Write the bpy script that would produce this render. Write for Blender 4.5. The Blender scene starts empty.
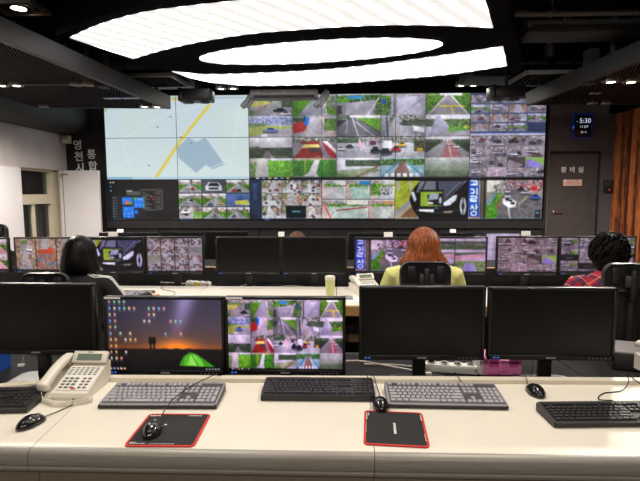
import bpy, bmesh, math, random
import numpy as np
from mathutils import Vector, Matrix
from mathutils.bvhtree import BVHTree

SC = bpy.context.scene
COL = SC.collection
PI = math.pi
rad = math.radians

# ------------------------------------------------------------------ camera
cam_d = bpy.data.cameras.new('camera')
cam_d.sensor_width = 36.0
cam_d.lens = 36.0 * 481.0 / 640.0
cam_d.clip_start = 0.05
cam = bpy.data.objects.new('camera', cam_d)
COL.objects.link(cam)
cam.location = (0, 0, 1.53)
cam.matrix_world = (Matrix.Translation((0, 0, 1.53)) @ Matrix.Rotation(0.0342, 4, 'Z')
                    @ Matrix.Rotation(PI / 2 - 0.0986, 4, 'X') @ Matrix.Rotation(-0.0023, 4, 'Z'))
SC.camera = cam

# ------------------------------------------------------------------ world, exposure
wd = bpy.data.worlds.new('world')
SC.world = wd
wd.use_nodes = True
wd.node_tree.nodes['Background'].inputs[0].default_value = (0.9, 0.92, 1.0, 1)
wd.node_tree.nodes['Background'].inputs[1].default_value = 0.02
vs = SC.view_settings
vs.view_transform = 'Standard'
vs.look = 'None'
vs.gamma = 1.0
vs.use_curve_mapping = False
vs.exposure = 0.0
PANEL_LIGHT = 5.0        # strength of the luminous ceiling panels
SPOT_W = 105.0            # watts of a small downlight
FILL_W = 120.0  # watts of the added out-of-view fill lamps
DESK_W = 29.0            # watts of the warm downlights above the front desk


def lamp(name, loc, watts, col, parent=None, size=0.05, angle=120, blend=0.6, aim=(0, 0, -1)):
    d = bpy.data.lights.new(name, 'SPOT')
    d.energy = watts
    d.color = col
    d.shadow_soft_size = size
    d.spot_size = rad(angle)
    d.spot_blend = blend
    o = bpy.data.objects.new(name, d)
    COL.objects.link(o)
    o.location = loc
    o.rotation_euler = Vector(aim).to_track_quat('-Z', 'Y').to_euler()
    o.parent = parent
    return o


# ------------------------------------------------------------------ materials
def lin(c):
    c = c / 255.0
    return c / 12.92 if c <= 0.04045 else ((c + 0.055) / 1.055) ** 2.4


def rgb(c):
    return (lin(c[0]), lin(c[1]), lin(c[2]), 1)


MATS = {}


def M(name, col, rough=0.5, metal=0.0, var=0.08, scale=30.0, bump=0.0, bscale=None, coat=0.0, spec=0.5,
      stretch=None, emit=None, estr=0.0):
    """procedural material: base colour varied by noise, optional noise bump"""
    if name in MATS:
        return MATS[name]
    m = bpy.data.materials.new(name)
    m.use_nodes = True
    nt = m.node_tree
    bs = nt.nodes['Principled BSDF']
    bs.inputs['Roughness'].default_value = rough
    bs.inputs['Metallic'].default_value = metal
    bs.inputs['Coat Weight'].default_value = coat
    bs.inputs['Specular IOR Level'].default_value = spec
    tc = nt.nodes.new('ShaderNodeTexCoord')
    src = tc.outputs['Object']
    if stretch:
        mp = nt.nodes.new('ShaderNodeMapping')
        mp.inputs['Scale'].default_value = stretch
        nt.links.new(src, mp.inputs['Vector'])
        src = mp.outputs['Vector']
    nz = nt.nodes.new('ShaderNodeTexNoise')
    nz.inputs['Scale'].default_value = scale
    nz.inputs['Detail'].default_value = 4
    nt.links.new(src, nz.inputs['Vector'])
    rp = nt.nodes.new('ShaderNodeValToRGB')
    c = rgb(col)
    rp.color_ramp.elements[0].position = 0.3
    rp.color_ramp.elements[1].position = 0.7
    rp.color_ramp.elements[0].color = tuple(x * (1 - var) for x in c[:3]) + (1,)
    rp.color_ramp.elements[1].color = tuple(min(1, x * (1 + var)) for x in c[:3]) + (1,)
    nt.links.new(nz.outputs['Fac'], rp.inputs['Fac'])
    nt.links.new(rp.outputs['Color'], bs.inputs['Base Color'])
    if bump:
        n2 = nt.nodes.new('ShaderNodeTexNoise')
        n2.inputs['Scale'].default_value = bscale or scale * 4
        nt.links.new(src, n2.inputs['Vector'])
        bp = nt.nodes.new('ShaderNodeBump')
        bp.inputs['Strength'].default_value = bump
        bp.inputs['Distance'].default_value = 0.004
        nt.links.new(n2.outputs['Fac'], bp.inputs['Height'])
        nt.links.new(bp.outputs['Normal'], bs.inputs['Normal'])
    if emit:
        bs.inputs['Emission Color'].default_value = rgb(emit)
        bs.inputs['Emission Strength'].default_value = estr
    MATS[name] = m
    return m


def mat_screen():
    m = bpy.data.materials.new('lit_screen')
    m.use_nodes = True
    nt = m.node_tree
    bs = nt.nodes['Principled BSDF']
    bs.inputs['Base Color'].default_value = (0.01, 0.01, 0.01, 1)
    bs.inputs['Roughness'].default_value = 0.45
    bs.inputs['Specular IOR Level'].default_value = 0.2
    at = nt.nodes.new('ShaderNodeAttribute')
    at.attribute_name = 'Col'
    nt.links.new(at.outputs['Color'], bs.inputs['Emission Color'])
    bs.inputs['Emission Strength'].default_value = 1.0
    return m


def mat_luminous(name='luminous_panel', low=.9):
    """opal stretch panel lit by rows of tubes behind it"""
    m = bpy.data.materials.new(name)
    m.use_nodes = True
    nt = m.node_tree
    bs = nt.nodes['Principled BSDF']
    bs.inputs['Base Color'].default_value = (0.8, 0.8, 0.8, 1)
    bs.inputs['Roughness'].default_value = 0.5
    tc = nt.nodes.new('ShaderNodeTexCoord')
    mp = nt.nodes.new('ShaderNodeMapping')
    mp.inputs['Rotation'].default_value = (0, 0, rad(37))
    nt.links.new(tc.outputs['Object'], mp.inputs['Vector'])
    wv = nt.nodes.new('ShaderNodeTexWave')
    wv.inputs['Scale'].default_value = 2.2
    wv.inputs['Distortion'].default_value = 1.2
    nt.links.new(mp.outputs['Vector'], wv.inputs['Vector'])
    mr = nt.nodes.new('ShaderNodeMapRange')
    pw = nt.nodes.new('ShaderNodeMath')
    pw.operation = 'POWER'
    pw.inputs[1].default_value = 4.0
    nt.links.new(wv.outputs['Fac'], pw.inputs[0])
    mr.inputs['To Min'].default_value = low
    mr.inputs['To Max'].default_value = PANEL_LIGHT
    nt.links.new(pw.outputs[0], mr.inputs['Value'])
    nt.links.new(mr.outputs['Result'], bs.inputs['Emission Strength'])
    bs.inputs['Emission Color'].default_value = (1.0, 0.985, 0.97, 1)
    return m


def mat_wood(name, c1, c2, axis_scale, rough=0.4, island=0.0):
    m = bpy.data.materials.new(name)
    m.use_nodes = True
    nt = m.node_tree
    bs = nt.nodes['Principled BSDF']
    bs.inputs['Roughness'].default_value = rough
    tc = nt.nodes.new('ShaderNodeTexCoord')
    mp = nt.nodes.new('ShaderNodeMapping')
    mp.inputs['Scale'].default_value = axis_scale
    nt.links.new(tc.outputs['Object'], mp.inputs['Vector'])
    nz = nt.nodes.new('ShaderNodeTexNoise')
    nz.inputs['Scale'].default_value = 6
    nz.inputs['Detail'].default_value = 6
    nt.links.new(mp.outputs['Vector'], nz.inputs['Vector'])
    fac = nz.outputs['Fac']
    if island:
        g = nt.nodes.new('ShaderNodeNewGeometry')
        mx = nt.nodes.new('ShaderNodeMath')
        mx.operation = 'MULTIPLY_ADD'
        nt.links.new(g.outputs['Random Per Island'], mx.inputs[0])
        mx.inputs[1].default_value = island
        ad = nt.nodes.new('ShaderNodeMath')
        ad.operation = 'SUBTRACT'
        ad.inputs[1].default_value = island / 2
        nt.links.new(fac, ad.inputs[0])
        nt.links.new(ad.outputs[0], mx.inputs[2])
        fac = mx.outputs[0]
    rp = nt.nodes.new('ShaderNodeValToRGB')
    rp.color_ramp.elements[0].position = 0.3
    rp.color_ramp.elements[1].position = 0.72
    rp.color_ramp.elements[0].color = rgb(c1)
    rp.color_ramp.elements[1].color = rgb(c2)
    nt.links.new(fac, rp.inputs['Fac'])
    nt.links.new(rp.outputs['Color'], bs.inputs['Base Color'])
    return m


def mat_plaid():
    m = bpy.data.materials.new('crimson_plaid')
    m.use_nodes = True
    nt = m.node_tree
    bs = nt.nodes['Principled BSDF']
    bs.inputs['Roughness'].default_value = 0.85
    tc = nt.nodes.new('ShaderNodeTexCoord')
    mp = nt.nodes.new('ShaderNodeMapping')
    mp.inputs['Rotation'].default_value = (rad(20), rad(32), 0)
    nt.links.new(tc.outputs['Object'], mp.inputs['Vector'])
    sp = nt.nodes.new('ShaderNodeSeparateXYZ')
    nt.links.new(mp.outputs['Vector'], sp.inputs[0])

    def band(sock, period, off, width):
        a = nt.nodes.new('ShaderNodeMath'); a.operation = 'ADD'; a.inputs[1].default_value = off + 10
        nt.links.new(sock, a.inputs[0])
        b = nt.nodes.new('ShaderNodeMath'); b.operation = 'MODULO'; b.inputs[1].default_value = period
        nt.links.new(a.outputs[0], b.inputs[0])
        c = nt.nodes.new('ShaderNodeMath'); c.operation = 'LESS_THAN'; c.inputs[1].default_value = width
        nt.links.new(b.outputs[0], c.inputs[0])
        return c.outputs[0]
    cur = None
    for (sock, period, off, width, col, f) in (
            (sp.outputs['X'], .085, 0, .03, (45, 25, 62), .75), (sp.outputs['Z'], .085, .02, .03, (45, 25, 62), .75),
            (sp.outputs['X'], .085, .05, .004, (210, 140, 80), .8), (sp.outputs['Z'], .085, .06, .004, (210, 140, 80), .8)):
        mx = nt.nodes.new('ShaderNodeMix'); mx.data_type = 'RGBA'
        b = band(sock, period, off, width)
        k = nt.nodes.new('ShaderNodeMath'); k.operation = 'MULTIPLY'; k.inputs[1].default_value = f
        nt.links.new(b, k.inputs[0])
        nt.links.new(k.outputs[0], mx.inputs['Factor'])
        if cur is None:
            mx.inputs['A'].default_value = rgb((158, 24, 52))
        else:
            nt.links.new(cur, mx.inputs['A'])
        mx.inputs['B'].default_value = rgb(col)
        cur = mx.outputs['Result']
    nt.links.new(cur, bs.inputs['Base Color'])
    return m


def mat_glass():
    m = bpy.data.materials.new('dark_window_glass')
    m.use_nodes = True
    nt = m.node_tree
    bs = nt.nodes['Principled BSDF']
    bs.inputs['Base Color'].default_value = (0.75, 0.78, 0.8, 1)
    bs.inputs['Roughness'].default_value = 0.05
    bs.inputs['Transmission Weight'].default_value = 1.0
    bs.inputs['IOR'].default_value = 1.1
    return m


def mat_hair(name, c1, c2, sc=(90, 90, 6), rough=0.38, dist=0.008, spec=.25):
    m = bpy.data.materials.new(name)
    m.use_nodes = True
    nt = m.node_tree
    bs = nt.nodes['Principled BSDF']
    bs.inputs['Roughness'].default_value = rough
    bs.inputs['Specular IOR Level'].default_value = spec
    tc = nt.nodes.new('ShaderNodeTexCoord')
    mp = nt.nodes.new('ShaderNodeMapping')
    mp.inputs['Scale'].default_value = sc
    nt.links.new(tc.outputs['Object'], mp.inputs['Vector'])
    nz = nt.nodes.new('ShaderNodeTexNoise')
    nz.inputs['Scale'].default_value = 1.0
    nz.inputs['Detail'].default_value = 5
    nz.inputs['Distortion'].default_value = 0.4
    nt.links.new(mp.outputs['Vector'], nz.inputs['Vector'])
    rp = nt.nodes.new('ShaderNodeValToRGB')
    rp.color_ramp.elements[0].position = 0.3
    rp.color_ramp.elements[1].position = 0.7
    rp.color_ramp.elements[0].color = rgb(c1)
    rp.color_ramp.elements[1].color = rgb(c2)
    nt.links.new(nz.outputs['Fac'], rp.inputs['Fac'])
    nt.links.new(rp.outputs['Color'], bs.inputs['Base Color'])
    bp = nt.nodes.new('ShaderNodeBump')
    bp.inputs['Strength'].default_value = 0.7
    bp.inputs['Distance'].default_value = dist
    nt.links.new(nz.outputs['Fac'], bp.inputs['Height'])
    nt.links.new(bp.outputs['Normal'], bs.inputs['Normal'])
    return m


SCREEN = mat_screen()
LUMINOUS = mat_luminous()
LUMINOUS_STREAKED = mat_luminous('streaked_luminous_panel', .72)
BLACK_WALL = M('black_wall_paint', (46, 44, 46), 0.7, scale=6, bump=.05, spec=.15)
GREY_WALL = M('charcoal_wall_paint', (84, 82, 84), 0.55, scale=6, bump=.05)
DOOR_GREY = M('charcoal_door_paint', (78, 74, 76), 0.45, scale=8)
PANEL_BLACK = M('black_panel_laminate', (47, 46, 48), 0.55, scale=5, spec=.2)
CEIL_BLACK = M('matte_black_ceiling', (14, 13, 14), 0.9, scale=5, spec=.03)
SLAT_BLACK = M('black_slat_metal', (46, 41, 43), 0.7, scale=9, spec=.1)
BEAM_GREY = M('grey_beam_paint', (48, 46, 46), 0.5, scale=7)
DARK_GREY = M('dark_grey_duct', (48, 45, 44), 0.6, scale=7)
CONCRETE = M('grey_beige_concrete_panel', (196, 186, 184), 0.75, var=.07, scale=3.5, bump=.15, bscale=40)
WHITE_PAINT = M('white_wall_paint', (226, 220, 222), 0.55, var=.02, scale=4)
CREAM_FRAME = M('cream_window_frame', (208, 196, 172), 0.5, var=.04, scale=7)
FLOOR_MAT = M('grey_carpet_tile', (112, 106, 100), 0.9, scale=60, bump=.3)
WOOD_WALL = mat_wood('walnut_strip_wall', (84, 38, 20), (206, 120, 66), (3, 8, 1.2), 0.35, island=.5)
CREAM_TOP = M('cream_laminate', (224, 217, 204), 0.42, var=.02, scale=6)
LIP_MAT = M('cream_desk_lip', (214, 205, 188), 0.4, var=.03, scale=9)
NOSING = M('brushed_grey_nosing', (150, 144, 137), 0.42, metal=.1, var=.14, scale=8, stretch=(1, 40, 40))
RAIL_BROWN = M('grey_brown_rail', (128, 112, 98), 0.5)
WOOD_BROWN = mat_wood('brown_desk_wood', (120, 84, 58), (168, 120, 82), (2, 14, 14), 0.5)
WOOD_LIGHT = mat_wood('light_maple_edge', (164, 124, 82), (196, 156, 108), (1.2, 12, 12), 0.45)
WOOD_MID = mat_wood('mid_oak_panel', (140, 104, 62), (166, 128, 82), (1.2, 12, 12), 0.5)
SHELF_GREY = M('dark_trough_shelf', (40, 39, 41), 0.85, var=.08, scale=7, spec=.1)
PLASTIC_BLACK = M('black_plastic', (26, 25, 26), 0.4, var=.1, scale=20)
BEZEL_BLACK = M('black_monitor_bezel', (20, 19, 20), 0.35, var=.1, scale=20)
SCREEN_OFF = M('dark_switched_off_screen', (9, 8, 8), 0.34, var=.05, scale=4, spec=.35)
MOUSE_BLACK = M('glossy_mouse_black', (22, 21, 22), 0.22, var=.05, scale=20, coat=.4)
PLASTIC_DARK = M('charcoal_plastic', (50, 48, 50), 0.5, var=.1, scale=20)
KEY_BLACK = M('black_keycaps', (40, 39, 42), 0.45, var=.1, scale=60)
KEY_GAP_SHADE = M('violet_grey_gap_shade', (62, 57, 66), 0.6)  # dark colour stands in for the shadows between grey key rows
KEY_GREY = M('grey_keycaps', (158, 155, 162), 0.5, var=.05, scale=60)
SILVER_PLATE = M('silver_grey_plate', (140, 137, 145), 0.45, var=.04, scale=20)
PHONE_WHITE = M('ivory_phone_plastic', (214, 208, 196), 0.42, var=.03, scale=12)
PHONE_KEY = M('grey_phone_keys', (110, 106, 104), 0.5, scale=30)
LCD = M('grey_green_lcd', (112, 124, 112), 0.2, var=.04, scale=20)
RED_KEY = M('red_phone_key', (190, 80, 60), 0.5)
PAD_BLACK = M('black_cloth_mousepad', (34, 34, 35), 0.9, var=.15, scale=300, bump=.2)
PAD_RED = M('red_stitched_edge', (200, 40, 34), 0.7, scale=80)
PRINT_WHITE = M('white_print', (214, 212, 210), 0.6)
WHITE_PLASTIC = M('white_plastic', (226, 222, 216), 0.4, var=.03, scale=12)
GREY_CABLE = M('beige_cable_sheath', (196, 186, 176), 0.5)
BLACK_CABLE = M('black_cable_sheath', (18, 17, 18), 0.5)
PINK = M('pink_plastic', (255, 146, 208), 0.4, var=.04, scale=12)
PINK_DARK = M('deep_pink_plastic', (228, 92, 166), 0.4, var=.04, scale=12)
GREY_PLASTIC = M('mid_grey_plastic', (150, 146, 148), 0.45, scale=12)
BLUE_PLASTIC = M('blue_plastic', (24, 70, 150), 0.4, scale=12)
PAPER = M('white_paper', (236, 234, 232), 0.7, var=.02, scale=10)
TUMBLER_GREEN = M('pale_green_tumbler', (198, 204, 140), 0.35, var=.03, scale=12)
METAL = M('brushed_steel', (170, 160, 150), 0.3, metal=.9, scale=30)
SKIN_A = M('light_skin', (222, 172, 142), 0.5, var=.05, scale=25)
EYE = M('dark_eye', (30, 20, 16), 0.2)
JACKET = M('black_track_jacket', (13, 13, 15), 0.9, var=.15, scale=40, bump=.3, bscale=25)
STRIPE_WHITE = M('white_sleeve_stripe', (230, 228, 226), 0.7)
LIME = M('pale_lime_knit', (202, 200, 128), 0.85, var=.06, scale=60, bump=.3, bscale=120)
GREY_SHIRT = M('grey_shirt_cloth', (80, 84, 92), 0.85)
TROUSER = M('dark_trouser_cloth', (30, 31, 38), 0.85)
SHOE = M('black_shoe', (22, 21, 21), 0.5)
HAIR_BLACK = mat_hair('sleek_black_hair', (4, 3, 3), (12, 9, 8), (70, 70, 5), 0.38, .004, .14)
HAIR_RED = mat_hair('auburn_hair', (62, 26, 9), (160, 82, 34), (75, 75, 7), 0.5)
HAIR_CURL = mat_hair('wavy_black_hair', (4, 3, 3), (17, 14, 13), (38, 38, 38), 0.7, .012, .12)
HAIR_BROWN = mat_hair('brown_hair', (60, 36, 24), (110, 72, 50), (60, 60, 8), 0.5)
PLAID = mat_plaid()
GLASS = mat_glass()
CHAIR_PLASTIC = M('black_chair_plastic', (26, 26, 28), 0.38, var=.1, scale=15)
CHAIR_MESH = M('black_chair_mesh', (18, 18, 19), 0.8, var=.3, scale=220, bump=.4)
LED_BLUE = M('blue_status_led', (20, 40, 80), 0.3, emit=(60, 120, 230), estr=0.7)
BULB = M('downlight_bulb', (255, 250, 240), 0.4, emit=(255, 244, 226), estr=9.0)
BULB_WARM = M('warm_downlight_bulb', (255, 240, 220), 0.4, emit=(255, 226, 190), estr=9.0)
TEXT_SILVER = M('silver_lettering', (246, 242, 240), 0.45)
TEXT_WHITE = M('white_lettering', (226, 222, 222), 0.5)
SIGN_PINK = M('pale_red_sign', (255, 226, 214), 0.6)
SIGN_RED = M('red_sign_ink', (206, 70, 58), 0.6)
CLOCK_BLUE = M('blue_lit_clock_edge', (22, 32, 66), 0.3, emit=(40, 74, 190), estr=.06)
CLOCK_DIGIT = M('white_lit_digits', (220, 230, 255), 0.4, emit=(214, 224, 255), estr=.7)
BLIND = M('grey_vertical_blind', (122, 116, 112), 0.8, var=.1, scale=8)
DARK_BLIND = M('dark_vertical_blind', (44, 36, 36), 0.8, var=.1, scale=8)
DIFFUSER = M('pale_blue_grey_grille', (150, 160, 190), 0.35, metal=.3)
SILVER_FRAME = M('silver_grille_frame', (150, 148, 146), 0.4, metal=.4)
SENSOR = M('beige_sensor_case', (196, 190, 168), 0.5)
YELLOW = M('yellow_label', (220, 200, 40), 0.6)
CARTRIDGE = M('translucent_grey_bracket', (150, 152, 158), 0.3)


# ------------------------------------------------------------------ mesh builder
_rb = {}


class B:
    def __init__(s):
        s.v, s.f = [], []

    def add(s, vs_, fs_, mtx=None):
        n = len(s.v)
        s.v += [tuple(mtx @ Vector(p)) if mtx is not None else tuple(p) for p in vs_]
        s.f += [tuple(i + n for i in f) for f in fs_]
        return s

    def box(s, c, d, m=None):
        x, y, z = d[0] / 2, d[1] / 2, d[2] / 2
        vs_ = [(c[0] + a * x, c[1] + b * y, c[2] + e * z) for e in (-1, 1) for b in (-1, 1) for a in (-1, 1)]
        return s.add(vs_, [(0, 2, 3, 1), (4, 5, 7, 6), (0, 1, 5, 4), (2, 6, 7, 3), (0, 4, 6, 2), (1, 3, 7, 5)], m)

    def bb(s, x0, x1, y0, y1, z0, z1, m=None):
        return s.box(((x0 + x1) / 2, (y0 + y1) / 2, (z0 + z1) / 2), (x1 - x0, y1 - y0, z1 - z0), m)

    def rbox(s, c, d, r=0.004, seg=2, m=None):
        key = tuple(round(q, 5) for q in d) + (round(r, 5), seg)
        if key not in _rb:
            bm = bmesh.new()
            bmesh.ops.create_cube(bm, size=1)
            bmesh.ops.scale(bm, vec=d, verts=bm.verts)
            bmesh.ops.bevel(bm, geom=list(bm.edges), offset=min(r, min(d) * .49), segments=seg, affect='EDGES', profile=.5)
            bm.verts.index_update()
            _rb[key] = ([tuple(v.co) for v in bm.verts], [tuple(v.index for v in f.verts) for f in bm.faces])
            bm.free()
        V, F = _rb[key]
        T = Matrix.Translation(c)
        return s.add(V, F, m @ T if m is not None else T)

    def loft(s, rings, caps=True):
        n = len(rings[0])
        V = [p for r in rings for p in r]
        F = []
        for i in range(len(rings) - 1):
            for j in range(n):
                k = (j + 1) % n
                F.append((i * n + j, i * n + k, (i + 1) * n + k, (i + 1) * n + j))
        if caps:
            F.append(tuple(reversed(range(n))))
            F.append(tuple(range((len(rings) - 1) * n, len(rings) * n)))
        return s.add(V, F)

    def tube(s, pts, r, n=8, caps=True):
        pts = [Vector(p) for p in pts]
        rs = r if isinstance(r, (list, tuple)) else [r] * len(pts)
        rings = []
        up = None
        for i, p in enumerate(pts):
            t = (pts[min(i + 1, len(pts) - 1)] - pts[max(i - 1, 0)])
            t = t.normalized() if t.length > 1e-9 else Vector((0, 0, 1))
            if up is None:
                up = Vector((0, 0, 1)) if abs(t.z) < .9 else Vector((1, 0, 0))
            a = t.cross(up)
            if a.length < 1e-4:
                a = t.orthogonal()
            a.normalize()
            b = t.cross(a).normalized()
            up = a.cross(t).normalized()
            rings.append([p + (a * math.cos(q) + b * math.sin(q)) * rs[i] for q in [2 * PI * j / n for j in range(n)]])
        return s.loft(rings, caps)

    def cyl(s, p0, p1, r0, r1=None, n=16):
        return s.tube([p0, p1], [r0, r0 if r1 is None else r1], n)

    def lathe(s, prof, n=24, c=(0, 0, 0)):
        return s.loft([[(c[0] + r * math.cos(2 * PI * j / n), c[1] + r * math.sin(2 * PI * j / n), c[2] + z)
                        for j in range(n)] for r, z in prof])

    def prism(s, poly, z0, z1):
        n = len(poly)
        V = [(x, y, z0) for x, y in poly] + [(x, y, z1) for x, y in poly]
        F = [tuple(reversed(range(n))), tuple(range(n, 2 * n))]
        F += [(i, (i + 1) % n, n + (i + 1) % n, n + i) for i in range(n)]
        return s.add(V, F)

    def extx(s, prof, x0, x1):
        """profile of (y, z) extruded along x"""
        n = len(prof)
        V = [(x0, y, z) for y, z in prof] + [(x1, y, z) for y, z in prof]
        F = [tuple(range(n)), tuple(reversed(range(n, 2 * n)))]
        F += [(i, n + i, n + (i + 1) % n, (i + 1) % n) for i in range(n)]
        return s.add(V, F)

    def sphere(s, c, r, nu=16, nv=10):
        r = r if isinstance(r, (list, tuple)) else (r, r, r)
        rings = []
        for i in range(1, nv):
            a = PI * i / nv - PI / 2
            rings.append([(c[0] + r[0] * math.cos(a) * math.cos(2 * PI * j / nu), c[1] + r[1] * math.cos(a) * math.sin(2 * PI * j / nu),
                           c[2] + r[2] * math.sin(a)) for j in range(nu)])
        return s.loft(rings)

    def mesh(s, name='mesh', smooth=True, angle=38):
        me = bpy.data.meshes.new(name)
        me.from_pydata(s.v, [], s.f)
        bm = bmesh.new()
        bm.from_mesh(me)
        bmesh.ops.recalc_face_normals(bm, faces=bm.faces)
        bm.to_mesh(me)
        bm.free()
        if smooth:
            me.polygons.foreach_set('use_smooth', [True] * len(me.polygons))
            me.set_sharp_from_angle(angle=rad(angle))
        me.update()
        return me

    def build(s, name, mat, parent=None, smooth=True, angle=38, kind=None):
        o = bpy.data.objects.new(name, s.mesh(name, smooth, angle))
        o.data.materials.append(mat)
        COL.objects.link(o)
        o.parent = parent
        if kind:
            o['kind'] = kind
        return o


def thing(name, label, cat, loc=(0, 0, 0), rz=0.0, group=None, rot=None):
    o = bpy.data.objects.new(name, None)
    COL.objects.link(o)
    o.empty_display_size = .05
    o.location = loc
    o.rotation_euler = rot or (0, 0, rz)
    o['label'] = label
    o['category'] = cat
    if group:
        o['group'] = group
    return o


def tag(o, label, cat, group=None):
    o['label'] = label
    o['category'] = cat
    if group:
        o['group'] = group
    return o


def struct(name, b, mat, smooth=False):
    o = b.build(name, mat, None, smooth)
    o['kind'] = 'structure'
    return o


def dup(root, loc, rz, label, group=None):
    r = root.copy()
    COL.objects.link(r)
    r.location = loc
    r.rotation_euler = (0, 0, rz)
    r['label'] = label
    if group:
        r['group'] = group
    for ch in list(root.children):
        c = ch.copy()
        COL.objects.link(c)
        c.parent = r
        for g in ch.children:
            d = g.copy()
            COL.objects.link(d)
            d.parent = c
    return r


def rounded(w, h, r, n=5, cx=0, cy=0):
    out = []
    for sx, sy, a0 in ((1, 1, 0), (-1, 1, 90), (-1, -1, 180), (1, -1, 270)):
        for i in range(n + 1):
            a = rad(a0 + 90 * i / n)
            out.append((cx + sx * (w / 2 - r) + r * math.cos(a), cy + sy * (h / 2 - r) + r * math.sin(a)))
    return out


def spline(pts, n=8):
    """Catmull-Rom through the points"""
    P = [Vector(p) for p in pts]
    P = [P[0] * 2 - P[1]] + P + [P[-1] * 2 - P[-2]]
    out = []
    for i in range(1, len(P) - 2):
        for k in range(n):
            t = k / n
            a, b, c, d = P[i - 1], P[i], P[i + 1], P[i + 2]
            out.append(0.5 * ((2 * b) + (c - a) * t + (2 * a - 5 * b + 4 * c - d) * t * t + (3 * b - a - 3 * c + d) * t ** 3))
    out.append(P[-2])
    return out


def text_mesh(name, body, size, mat, parent, loc, rot=(PI / 2, 0, 0), extrude=.004, align='CENTER', xscale=1.0, kind=None, bold=0.0):
    cu = bpy.data.curves.new(name, 'FONT')
    cu.body = body
    cu.size = size
    cu.extrude = extrude
    cu.offset = bold
    cu.align_x = align
    cu.align_y = 'CENTER'
    cu.resolution_u = 3
    to = bpy.data.objects.new(name + '_tmp', cu)
    COL.objects.link(to)
    bpy.context.view_layer.update()
    me = bpy.data.meshes.new_from_object(to.evaluated_get(bpy.context.evaluated_depsgraph_get()))
    bpy.data.objects.remove(to)
    o = bpy.data.objects.new(name, me)
    me.materials.clear()
    me.materials.append(mat)
    COL.objects.link(o)
    o.location = loc
    o.rotation_euler = rot
    o.scale = (xscale, 1, 1)
    o.parent = parent
    return o


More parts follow.
